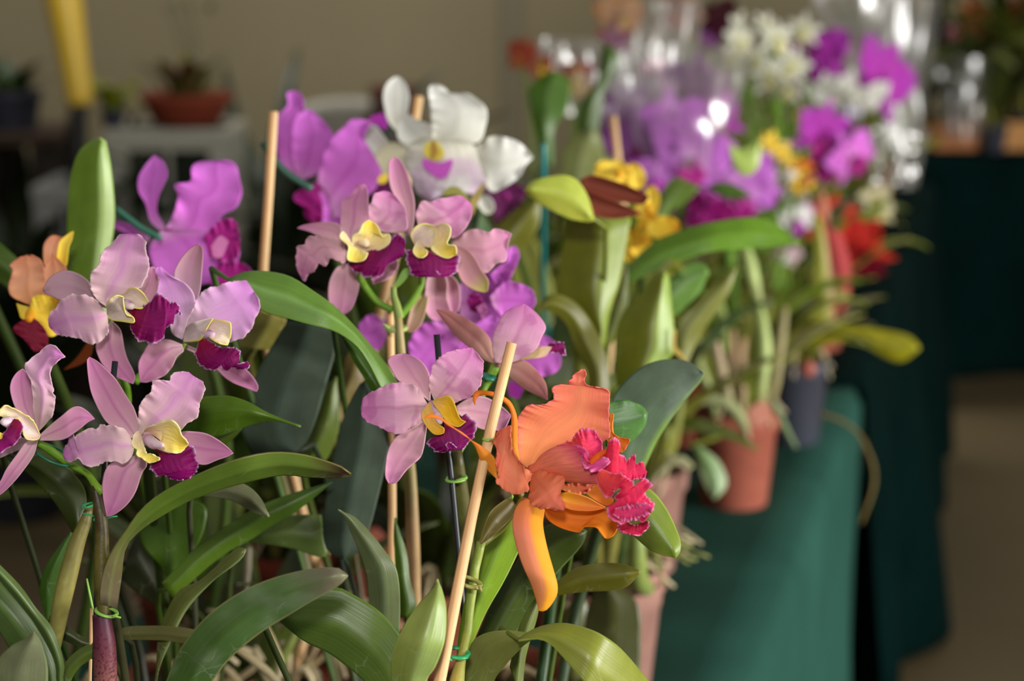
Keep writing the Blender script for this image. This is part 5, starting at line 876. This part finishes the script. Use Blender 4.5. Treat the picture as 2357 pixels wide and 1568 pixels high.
bgplant('white orchid edged in magenta beside the long bright green leaf', tb(1810, 2.84), [(1775, 395, -.1, 64, st((232, 226, 224)), WHITE, S(roll=.5)), (1795, 450, 0, 58, st([(0, (232, 232, 220)), (1, (232, 226, 230))]), MAGV), (1830, 505, -.02, 42, st([(0, (236, 236, 230)), (.7, (232, 226, 230)), (1, (170, 30, 140))]), MAGV), (1810, 585, -.02, 30, st((226, 196, 206)), WHITE)], 4, 63)
lfp = bgplant('red orchid leaning out at the right edge of the table', tb(1840, 2.98), [(1920, 520, 0, 66, RED, RED, S(roll=.3)), (1945, 560, 0, 60, RED, RED, S(roll=1.2)), (1975, 580, 0, 66, st([(0, (220, 80, 30)), (1, (196, 36, 30))]), st((150, 14, 44)), S(roll=-.6)), (2010, 620, -.02, 28, st((140, 16, 46)), st((130, 10, 40)))], 4, 64)
lf(lfp, 'M', '370,-60 400,60 430,180 440,290', '440,-20 470,80 470,180 440,290', 2.66, st((196, 76, 76)), mat=PETAL, name='petal')
lf(lfp, 'H', '430,1150 440,1060 470,1060', '500,1250 500,1150 470,1060', 2.7, st((206, 130, 104)), mat=PETAL, name='petal')
bgplant('cream-flowered orchid at the right edge of the row', tb(1880, 3.22), [(2015, 455, 0, 40, st((214, 206, 166)), st((206, 190, 120)), S(spray=True)), (2030, 490, 0, 30, st((214, 206, 166)), st((206, 190, 120)), S(spray=True))], 4, 65)
bgplant('tall leafy orchid with a broad dark green leaf between white and purple flowers', tb(1250, 2.6), [], 4, 66)
tl = bpy.data.objects['orchid_plant.%03d' % max(int(o.name[-3:]) for o in bpy.data.objects if o.name.startswith('orchid_plant.'))]
lf(tl, 'G', '240,1000 190,780 150,600 160,520 240,450 300,430', '300,1000 300,780 370,680 402,560 380,470 300,430', 2.1, g((62, 104, 14)), fold=5, label='broad dark green leaf')
lf(tl, 'G', '440,900 450,650 560,480 590,300 640,270', '560,900 600,560 680,400 690,330 640,270', 2.3, g((60, 92, 22)), fold=5)
lf(tl, 'G', '330,1150 340,1000 380,860 480,790 540,770', '560,1150 600,1000 600,900 580,820 540,770', 2.2, g((112, 130, 80)), fold=5)
# dark green leaves between the purple and yellow flowers
tl = bgplant('green orchid whose dark leaves cross in front of the purple lips', tb(1330, 2.2), [], 5, 67, lh=(.14, .22))
lf(tl, 'G', '880,1340 930,1180 1020,1070 1100,1090 1180,1130', '930,1340 1020,1260 1110,1200 1180,1130', 2.0, g((84, 116, 46)), fold=4)
lf(tl, 'G', '1230,1120 1290,1100 1380,1110 1490,1180', '1240,1140 1330,1190 1420,1195 1490,1180', 2.0, g((66, 100, 36)), fold=3)
lf(tl, 'G', '1350,860 1420,900 1500,870 1540,850', '1380,1000 1450,1060 1530,1000 1540,850', 2.15, g((166, 206, 120)), fold=3, name='bract')
# leafy rows behind
rows = [(1400, 2.75), (1600, 2.98), (1350, 3.2), (1560, 3.25), (1690, 3.3), (1860, 3.65), (1450, 3.9), (1700, 4.0), (1860, 4.05), (1970, 4.4), (1600, 4.6), (1850, 4.8), (2000, 4.95)]
where = ['nearest, behind the purple lips', 'further back behind the lone terracotta pot', 'at the left end of the back rows', 'in the middle of the back rows', 'under the creamy white spray', 'under the violet orchid', 'far back left', 'far back middle', 'far back under the clear film', 'far back at the table edge', 'rearmost, left', 'rearmost, middle', 'rearmost, right']
for k, ((px, Y), w_) in enumerate(zip(rows, where)):
    bgplant('leafy orchid without flowers, ' + w_, tb(px, Y), [], 10, 70 + k, ((104, 116, 44), (84, 104, 34), (120, 130, 66)), (.14, .24), BLKP if k % 2 else TERRA, canes=4, lw=.045)
# ---- clear film sleeves
def film_mat():
    m, t, b, o = nt('clear_film'); N = t.nodes.new; L = t.links.new
    tr = N('ShaderNodeBsdfTransparent'); gl = N('ShaderNodeBsdfGlossy'); gl.inputs['Roughness'].default_value = .30; gl.inputs[0].default_value = (1, 1, 1, 1)
    df = N('ShaderNodeBsdfTranslucent'); df.inputs[0].default_value = (.9, .9, .9, 1)
    m1 = N('ShaderNodeMixShader'); m1.inputs[0].default_value = .20; L(tr.outputs[0], m1.inputs[1]); L(gl.outputs[0], m1.inputs[2])
    m2 = N('ShaderNodeMixShader'); m2.inputs[0].default_value = .10; L(m1.outputs[0], m2.inputs[1]); L(df.outputs[0], m2.inputs[2]); L(m2.outputs[0], o.inputs[0])
    return m
FILM = film_mat()
def sleeve(px, py0, py1, Y, r0, r1, label, seed):
    a = PY(px, py1, Y); b = PY(px, py0, Y); V, F = [], []; ns, nl = 40, 20
    for i in range(nl):
        v = i / (nl - 1); c = a + (b - a) * v; r = r0 + (r1 - r0) * v
        for j in range(ns):
            t_ = 6.28318 * j / ns; k = 1 + .28 * noise.noise(Vector((math.cos(t_) * 2.2, math.sin(t_) * 2.2, v * 3 + seed))) + .05 * noise.noise(Vector((math.cos(t_) * 6, math.sin(t_) * 6, v * 4 + seed))) + (.10 * math.sin(t_ * 7 + seed) * v)
            V.append(c + Vector((math.cos(t_) * r * k, math.sin(t_) * r * k, 0)))
    F = [(i*ns+j, i*ns+(j+1) % ns, (i+1)*ns+(j+1) % ns, (i+1)*ns+j) for i in range(nl-1) for j in range(ns)]
    o = link('film_sleeve', V, F, FILM); return tag(o, label, 'plastic wrap')
sleeve(1500, 0, 330, 3.0, .05, .075, 'clear film sleeve behind the magenta-tipped buds', 1.3)
sleeve(1560, 110, 380, 2.42, .05, .085, 'clear film sleeve over the pale purple cluster', 4.1)
sleeve(1420, 170, 420, 2.48, .035, .05, 'narrow clear film sleeve left of the pale purple cluster', 6.6)
sleeve(1975, -60, 230, 3.4, .035, .085, 'bright crumpled film sleeve around the violet orchid', 2.2)
sleeve(2075, -10, 340, 3.9, .035, .07, 'wide film sleeve right of the violet orchid', 9.4)
sleeve(2060, 300, 430, 3.2, .035, .05, 'low crumpled film beside the magenta orchid', 12.5)
sleeve(1310, 90, 260, 2.95, .03, .045, 'small film sleeve over the pink and yellow orchid', 15.1)
# ---- trays on the right-hand table
def tray(x0, x1, y, label, seed):
    a = PY(x0, y, 6.05); b = PY(x1, y, 6.05); z = .756; w = b.x - a.x
    t = thing('wooden_tray', ((a.x + b.x) / 2, 6.15, z), label, 'tray', 'wooden trays on the right-hand table'); c = (196, 140, 76) if seed % 2 else (176, 110, 60)
    boxes('side_board', [(a.x, b.x, 6.05, 6.07, z, z + .085)], WOOD, t, c); boxes('side_board', [(a.x, b.x, 6.25, 6.27, z, z + .085)], WOOD, t, c)
    boxes('end_board', [(a.x, a.x + .015, 6.07, 6.25, z, z + .085)], WOOD, t, c); boxes('end_board', [(b.x - .015, b.x, 6.07, 6.25, z, z + .085)], WOOD, t, c)
    boxes('tray_floor', [(a.x + .015, b.x - .015, 6.07, 6.25, z, z + .01)], WOOD, t, c)
    return Vector(((a.x + b.x) / 2, 6.16, z + .012))
q1 = tray(2150, 2272, 340, 'wooden tray at the left corner of the right-hand table', 2)
q2 = tray(2312, 2460, 340, 'lighter wooden tray cut by the right edge of the picture', 1)
OG = ((60, 74, 30), (46, 60, 24), (76, 92, 36)); KO = dict(lw=.06, r=.06, h=.09)
bgplant('leafy orchid with orange and pink flowers in film on the left tray', q1, [(2240, 45, 0, 50, st((196, 110, 66)), st((206, 130, 90))), (2285, 75, 0, 40, st((190, 120, 80)), st((196, 110, 60))), (2205, 80, 0, 28, st((196, 140, 156)), st((190, 120, 140)))], 14, 91, OG, (.35, .6), BLKP, canes=6, **KO)
bgplant('dark leafy plant on the right tray with rusty flowers', q2, [(2340, 30, 0, 45, st((140, 60, 24)), st((130, 50, 20)))], 14, 92, OG, (.35, .6), BLKP, canes=6, **KO)
bgplant('dark leafy plant behind the two trays', Vector((1.62, 6.42, .756)), [], 14, 93, OG, (.35, .65), BLKP, canes=6, **KO)
for k, (x_, y_, lab) in enumerate(((1.46, 6.02, 'dim leafy plant between the two trays'), (1.85, 6.5, 'dim leafy plant at the back of the right-hand table'), (1.45, 6.52, 'dim bushy plant behind the left tray'), (1.98, 6.35, 'dim leafy plant at the right edge of the picture'))):
    bgplant(lab, Vector((x_, y_, .756)), [], 26, 120 + k, OG, (.25, .5), BLKP, canes=6, lw=.05, r=.04, h=.08)
bgplant('dark leafy plant behind the left corner of the right-hand table', Vector((1.30, 6.40, .756)), [], 12, 94, OG, (.35, .6), BLKP, canes=5, **KO)
sleeve(2215, 130, 320, 5.95, .05, .08, 'film sleeve around the plant on the left tray', 20.2)

# ================================================================ FAR LEFT: CRATES, BOWL, POST
def crate(px0, px1, py, Y, h, label, col=(176, 174, 160), dep=.30):
    a = PY(px0, py, Y); b = PY(px1, py, Y); z1 = a.z; z0 = z1 - h
    t = thing('plastic_crate', ((a.x + b.x) / 2, Y + dep / 2, z0), label, 'crate'); w = .014; x0, x1 = a.x, b.x
    boxes('rim', [(x0, x1, Y, Y + w * 2, z1 - .035, z1), (x0, x1, Y + dep - w * 2, Y + dep, z1 - .035, z1), (x0, x0 + w * 2, Y + w * 2, Y + dep - w * 2, z1 - .035, z1), (x1 - w * 2, x1, Y + w * 2, Y + dep - w * 2, z1 - .035, z1)], PLAST, t, col)
    boxes('bottom_panel', [(x0 + w, x1 - w, Y + w, Y + dep - w, z0, z0 + .015)], PLAST, t, col)
    for yy in (Y + .004, Y + dep - w - .004):
        L_ = [(x0 + .004, x0 + .06, yy, yy + w, z0, z1 - .035), (x1 - .06, x1 - .004, yy, yy + w, z0, z1 - .035), (x0 + .06, x1 - .06, yy, yy + w, z0, z0 + .03), (x0 + .06, x1 - .06, yy, yy + w, z1 - .055, z1 - .035)]
        n = 2
        for k in range(1, n): 
            xc = x0 + .06 + (x1 - x0 - .12) * k / n; L_.append((xc - .006, xc + .006, yy + .002, yy + w - .002, z0 + .03, z1 - .055))
        boxes('slotted_side', L_, PLAST, t, col)
    for xx in (x0 + .004, x1 - w - .004):
        boxes('slotted_side', [(xx, xx + w, Y + w + .006, Y + dep - w - .006, z0, z0 + .07), (xx, xx + w, Y + w + .006, Y + dep - w - .006, z1 - .08, z1 - .035), (xx, xx + w, Y + dep / 2 - .03, Y + dep / 2 + .03, z0 + .07, z1 - .08)], PLAST, t, col)
    boxes('liner', [(x0 + .04, x1 - .04, Y + .03, Y + dep - .03, z0 + .018, z1 - .06)], MATT, t, (26, 34, 24))  # added dark box, puts shade behind the crate openings
    return t, z0, Vector(((a.x + b.x) / 2, Y + dep / 2, z1))
t1, z0, top1 = crate(238, 532, 300, 5.2, .26, 'upper pale plastic crate at the left with a clay bowl of plants on it')
c2, z0b, _ = crate(238, 532, 300, 5.2, .26, 'pale plastic crate, second from the top of the left stack')
def shift(o, dz): o.location.z += dz
shift(c2, -.27)
c3, _, _ = crate(232, 538, 300, 5.2, .30, 'pale plastic crate at the bottom of the left stack, standing on the floor'); shift(c3, -(top1.z - .30) + 0.0 if False else -(z0 - .27 - 0.0 - .0) + (-(.04)) if False else -.57)
ct, cz, topl = crate(70, 225, 430, 4.9, .30, 'smaller grey-white crate at the far left behind the tall leaf', (150, 150, 146))
bx = boxes('wooden_stand', [(PY(60, 430, 4.9).x, PY(235, 430, 4.9).x, 4.88, 5.22, 0, cz - .002)], MATT, None, (58, 46, 36)); tag(bx, 'dark stand under the far left crate', 'stand')
bw = thing('planted_bowl', (top1.x + .03, 5.34, top1.z), 'reddish clay bowl of succulent plants on the upper pale crate', 'plant'); bc = Vector(bw.location)
lathe(bw, 'bowl', bc, [(.075, 0), (.09, .01), (.115, .06), (.125, .072), (.125, .085), (.115, .085), (.108, .07)], st((132, 56, 34)), MATT, 32)
lathe(bw, 'soil', bc, [(.11, .066), (.05, .075), (.002, .078)], BARK, ROOTM, 20)
rb = random.Random(9)
for k in range(40):
    a = rb.random() * 6.28; q = bc + Vector((.06 * math.cos(a) * rb.random(), .05 * math.sin(a), .07)); leaf3(bw, q, a, rb.uniform(.08, .17), .028, 1.3, .9, g(((70, 74, 34), (90, 50, 44), (110, 120, 40))[k % 3]))
leaf3(bw, bc + Vector((0, -.03, .07)), 1.57, .13, .03, 1.5, .3, g((136, 140, 40))); 
for k in range(3): tube3(bw, 'flower_stalk', [bc + Vector((.01 * k, 0, .07)), bc + Vector((.02 * k - .01, 0, .22)), bc + Vector((.03 * k - .05, 0, .33))], [.004, .003, .002], st((96, 96, 60)), STEM, 6, 8)
for k in range(4): leaf3(bw, bc + Vector((-.05 + .04 * k, 0, .30)), k * 1.7, .05, .02, .8, 1.0, g((80, 90, 44)))
def potplant(label, px, py, Y, pr, ph, pst, lc, ln, n, seed):
    q = PY(px, py, Y); return bgplant(label, q, [], n, seed, lc, ln, pst, r=pr, h=ph, canes=0, roots=0, lw=.05, name='potted_plant')
potplant('lime green plant between the yellow post and the clay bowl', 262, 292, 5.30, .035, .05, BLKP, ((120, 140, 30), (130, 150, 40), (110, 130, 30)), (.07, .12), 14, 101)
shelf = boxes('wooden_shelf', [(PY(-60, 292, 5.15).x, PY(140, 292, 5.15).x, 5.05, 5.4, PY(0, 300, 5.15).z - .03, PY(0, 300, 5.15).z)], MATT, None, (60, 44, 32)); tag(shelf, 'dark shelf at the far left carrying potted plants', 'shelf')
zs = PY(0, 300, 5.15).z
bgplant('bushy green plant in a black pot at the far left edge', Vector((PY(35, 300, 5.2).x, 5.2, zs)), [], 16, 102, ((40, 70, 26), (34, 60, 24), (50, 84, 30)), (.08, .15), BLKP, r=.075, h=.10, canes=0, roots=0, lw=.05, name='potted_plant')
lg = boxes('shelf_leg', [(PY(-60, 292, 5.15).x + .02, PY(-60, 292, 5.15).x + .06, 5.05, 5.4, 0, zs - .03), (PY(140, 292, 5.15).x - .06, PY(140, 292, 5.15).x - .02, 5.05, 5.4, 0, zs - .03)], MATT, None, (40, 32, 26)); lg.name = 'leg'; lg.parent = shelf; lg.location = lg.location - shelf.location
for k, (x, Yf) in enumerate(((-1.62, 5.75), (-1.28, 5.7), (-1.95, 5.75))):
    bgplant(('dark leafy plant on the floor at the left, nearest the frame edge', 'dark leafy plant on the floor left of the crates', 'dark leafy plant low at the left frame edge')[k], Vector((x, Yf, .002)), [], 18, 110 + k, ((30, 50, 20), (40, 60, 26), (26, 44, 18)), (.5, .95), BLKP, r=.12, h=.22, canes=0, roots=0, lw=.07, name='potted_plant')
for k, (px, Yf, lab) in enumerate(((600, 5.6, 'dark leafy floor plant right of the crates'), (690, 5.9, 'dark leafy floor plant behind the bamboo stake'), (30, 4.75, 'dark leafy floor plant in front of the far left shelf'))):
    q = PY(px, 700, Yf); bgplant(lab, Vector((q.x, Yf, .002)), [], 26, 130 + k, ((30, 46, 24), (40, 56, 30), (24, 40, 22)), (.7, 1.05), BLKP, r=.12, h=.22, canes=0, roots=0, lw=.07, name='potted_plant')
# yellow post, dark below
yp = tube3(None, 'slanted_post', [PY(182, 420, 5.0), PY(178, 330, 5.0), PY(181, 240, 5.0)], [.025, .025, .025], st((24, 24, 22)), PLAST, 8, 12)
tag(yp, 'slanted post at the far left, yellow above and black below', 'post')
tube3(yp, 'yellow_sleeve', [PY(185, 240, 5.0), PY(166, 120, 5.0), PY(146, 0, 5.0), PY(125, -140, 5.0)], [.033, .038, .046, .05], st([(0, (240, 200, 70)), (1, (242, 200, 60))]), PLAST, 8, 20, label='yellow upper sleeve')
tube3(yp, 'foot', [PY(182, 420, 5.0), Vector((PY(182, 420, 5.0).x, 5.0, .4)), Vector((PY(182, 420, 5.0).x, 5.0, 0))], [.022, .022, .026], st((24, 24, 22)), PLAST, 8, 12)
# white plastic chair and brown stool behind the flowers
def chair():
    c = PY(800, 232, 6.6); x = c.x; z = c.z; w = .22
    t = thing('plastic_chair', (x, 6.6, 0), 'pale grey plastic chair against the wall behind the magenta orchid', 'chair'); colr = (150, 146, 134)
    V, F = [], []; n = 16
    for i in range(9):
        v = i / 8
        for j in range(n + 1):
            u = -1 + 2 * j / n; top = z - .05 * abs(u) ** 3 ; zz = .46 + (top - .46) * v
            V.append(Vector((x + u * w * (1 - .06 * v), 6.6 + .10 * u * u * -1 + .05 * v + .05, zz)))
    F = [(i*(n+1)+j, i*(n+1)+j+1, (i+1)*(n+1)+j+1, (i+1)*(n+1)+j) for i in range(8) for j in range(n)]
    link('backrest', V, F, PLAST, t, [lin(colr)] * len(V), [(0, 0)] * len(V), .012)
    boxes('seat', [(x - w, x + w, 6.2, 6.62, .43, .46)], PLAST, t, colr)
    for sx in (-1, 1):
        for yy in (6.24, 6.58): tube3(t, 'leg', [Vector((x + sx * (w - .03), yy, .43)), Vector((x + sx * (w - .02), yy, .2)), Vector((x + sx * w, yy, 0))], [.02, .018, .015], st(colr), PLAST, 8, 6)
chair()
def bag():
    c = PY(905, 235, 6.4); t = lathe(None, 'clay_urn', Vector((c.x, 6.4, c.z - .42)), [(.07, 0), (.085, .05), (.11, .2), (.10, .34), (.07, .42), (.08, .47), (.07, .47), (.06, .43)], st((84, 44, 32)), MATT, 24)
    tag(t, 'dark brown clay urn behind the white orchid', 'urn')
    s = boxes('wooden_stool', [(c.x - .16, c.x + .16, 6.25, 6.56, c.z - .45, c.z - .42)] + [(c.x + sx, c.x + sx + .03, yy, yy + .03, 0, c.z - .45) for sx in (-.15, .12) for yy in (6.26, 6.52)], MATT, None, (70, 56, 40)); tag(s, 'wooden stool under the brown clay urn', 'stool')
bag()
# ================================================================ STAKES AND TIES
def stake(crop, s, ds, r, style, label, mat=None, ns=8, cat='stake', name='plant_stake', group=None):
    p = pts(crop, s); n = len(p); f = lambda a: [a] * n if not isinstance(a, (list, tuple)) else ([q[1] for q in cr([(float(i), float(z)) for i, z in enumerate(a)], n)] if len(a) != n else list(a))
    D, R_ = f(ds), f(r); P3 = [PT(x, y, D[i]) for i, (x, y) in enumerate(p)]; e = P3[-1] - P3[-2]; rr = [R_[i] * D[i] / FPX for i in range(n)]
    if e.z < -1e-4 and P3[-1].z > .88 and abs(e.x / e.z) < .6:      # run on down into the nearest pot
        ft = P3[-1] + e * ((.85 - P3[-1].z) / e.z)
        near = min((v for k, v in ORG.items() if k.startswith('orchid_plant') and v.z < .76), key=lambda v: (v.x - ft.x) ** 2 + (v.y - ft.y) ** 2)
        off = Vector((ft.x - near.x, ft.y - near.y, 0)); off = off.normalized() * min(off.length, .03)
        P3.append(Vector((near.x + off.x, near.y + off.y, near.z + .09)))
    else: P3.append(P3[-1] + e * .1)
    rr.append(rr[-1]); o = tube3(None, name, P3, rr, style, mat or WOOD, ns, 10); return tag(o, label, cat, group)
def down(crop, s, d, foot):                            # extend a stake into its pot
    return s
stake('F', '1178,789 1140,940 1100,1120 1060,1320 1010,1580 965,1790', [1.03, 1.03, 1.03, 1.025, 1.02, 1.015], [12, 13, 13, 14, 15, 15], BAM, 'pale bamboo stake crossing in front of the orange orchid', ns=6)
stake('F', '630,257 624,380 614,500 606,640 612,790 640,950 690,1150', [1.40, 1.41, 1.42, 1.44, 1.48, 1.52, 1.58], [11, 11, 11, 11, 11, 11, 11], BAM, 'bamboo stake standing left of the magenta flowers, its top showing')
stake('F', '898,690 900,800 902,950 903,1120 903,1300 903,1520 903,1700', [1.235, 1.235, 1.24, 1.25, 1.26, 1.28, 1.3], [9, 9, 9, 10, 11, 11, 11], BAM, 'bamboo stake behind the central lavender spike')
stake('F', '963,222 955,260 945,330 930,450 905,600', [1.6]*5, [12]*5, BAM, 'short bamboo stake tip poking up beside the white flower')
stake('F', '1411,268 1418,320 1424,400 1432,520', [2.0]*4, [9]*4, BAM, 'thin bamboo stake above the yellow flowers')
stake('F', '1005,770 1012,860 1022,960 1035,1060 1046,1170 1057,1290 1070,1450 1080,1640', [1.13]*8, [8]*8, BLK, 'black plastic stake behind the freckled lavender flower', PLAST, ns=6)
stake('F', '265,832 258,900 248,1000 237,1100 229,1250 222,1400 218,1570 214,1700', [1.095, 1.095, 1.09, 1.088, 1.088, 1.088, 1.09, 1.09], [8]*8, BLK, 'black plastic stake behind the lower left lavender flower', PLAST, ns=6)
stake('F', '212,1400 210,1500 207,1620 204,1760', [1.1]*4, [5]*4, BAM, 'thin wooden stake left of the purple-spotted stem')
stake('F', '1251,335 1251,420 1250,560 1250,700 1250,800', [1.75, 1.8, 1.9, 2.05, 2.2], [7]*5, TEAL, 'teal plastic stake between the white flower and the yellow-green leaf', PLAST, ns=8)
stake('D', '640,1170 720,1230 800,1290 900,1340', [1.36]*4, [8]*4, st((40, 100, 80)), 'slanting green stake behind the left magenta flower', PLAST)
stake('E', '20,600 110,740 220,850 380,950', [1.42]*4, [9]*4, st((40, 80, 66)), 'slanting dark green stake crossing the bamboo at the magenta flowers', PLAST)
def tie(c, rx, d, style, label, tails=(), tilt=.2, thick=2.2, ry=None, group=None):
    x, y = c; P = []; k = d / FPX
    base = PT(x, y, d); n = 18; rp = rx * k
    for i in range(n + 1):
        a = 6.283 * i / n
        P.append(base + RIGHT * math.cos(a) * rp + FWD * math.sin(a) * rp * .95 + UP * (math.sin(a) * rp * .25 + math.cos(a) * rp * tilt))
    o = tube3(None, 'plant_tie', P, [thick * k] * len(P), style, PLAST, 6, 40, squash=1.6)
    for (a, b) in tails:
        t = tube3(o, 'tie_end', [base + RIGHT * (a[0] * k) - UP * (a[1] * k) - FWD * rp, base + RIGHT * ((a[0]+b[0])/2 * k) - UP * (((a[1]+b[1])/2 - 1) * k) - FWD * rp * 1.1, base + RIGHT * (b[0] * k) - UP * (b[1] * k) - FWD * rp], [thick * k, thick * k, thick * k * .8], style, PLAST, 6, 8)
    return tag(o, label, 'plant tie', group)
tie((236, 1191), 19, 1.075, TIEG, 'bright green twist tie under the hanging petal, lower left', [((-16, -4), (-42, -10)), ((14, 0), (38, -4))])
tie((203, 1163), 14, 1.09, TIEG, 'small green tie round the yellowish cane, lower left', [])
tie((245, 1409), 24, 1.07, TIEL, 'lime green tie with a long upright end on the lower left stem', [((-26, -10), (-40, -80)), ((18, 6), (38, 10))], -.25, 3)
tie((120, 1045), 46, 1.08, TIED, 'dark green tie at the left orchid stalk', [], -.5)
tie((1050, 1503), 28, 1.035, TIEG, 'green plastic tie binding bamboo stake and orange orchid stem at the bottom', [((-26, -10), (-30, 2)), ((-22, 4), (-10, 14))], -.15, 4)
tie((1078, 1340), 28, 1.045, g((140, 150, 90)), 'olive green tie round bamboo stake and orange orchid stem', [((26, 8), (30, 18))], -.3, 4)
tie((1126, 1010), 11, 1.03, TIEL, 'pale green clip on the bamboo stake beside the orange petal', [], 0, 4)
tie((1050, 1102), 22, 1.13, TIEL, 'lime green tie on the black stake below the freckled flower', [((0, 4), (26, -3))], .1, 3)
tie((913, 757), 22, 1.225, g((150, 186, 120)), 'pale green tie on the central flower spike', [((-16, 0), (-30, -10))], .05, 4)
tie((1123, 868), 13, 1.165, TIED, 'dark green tape coil on the stalk above the bamboo stake', [], -.2, 5)
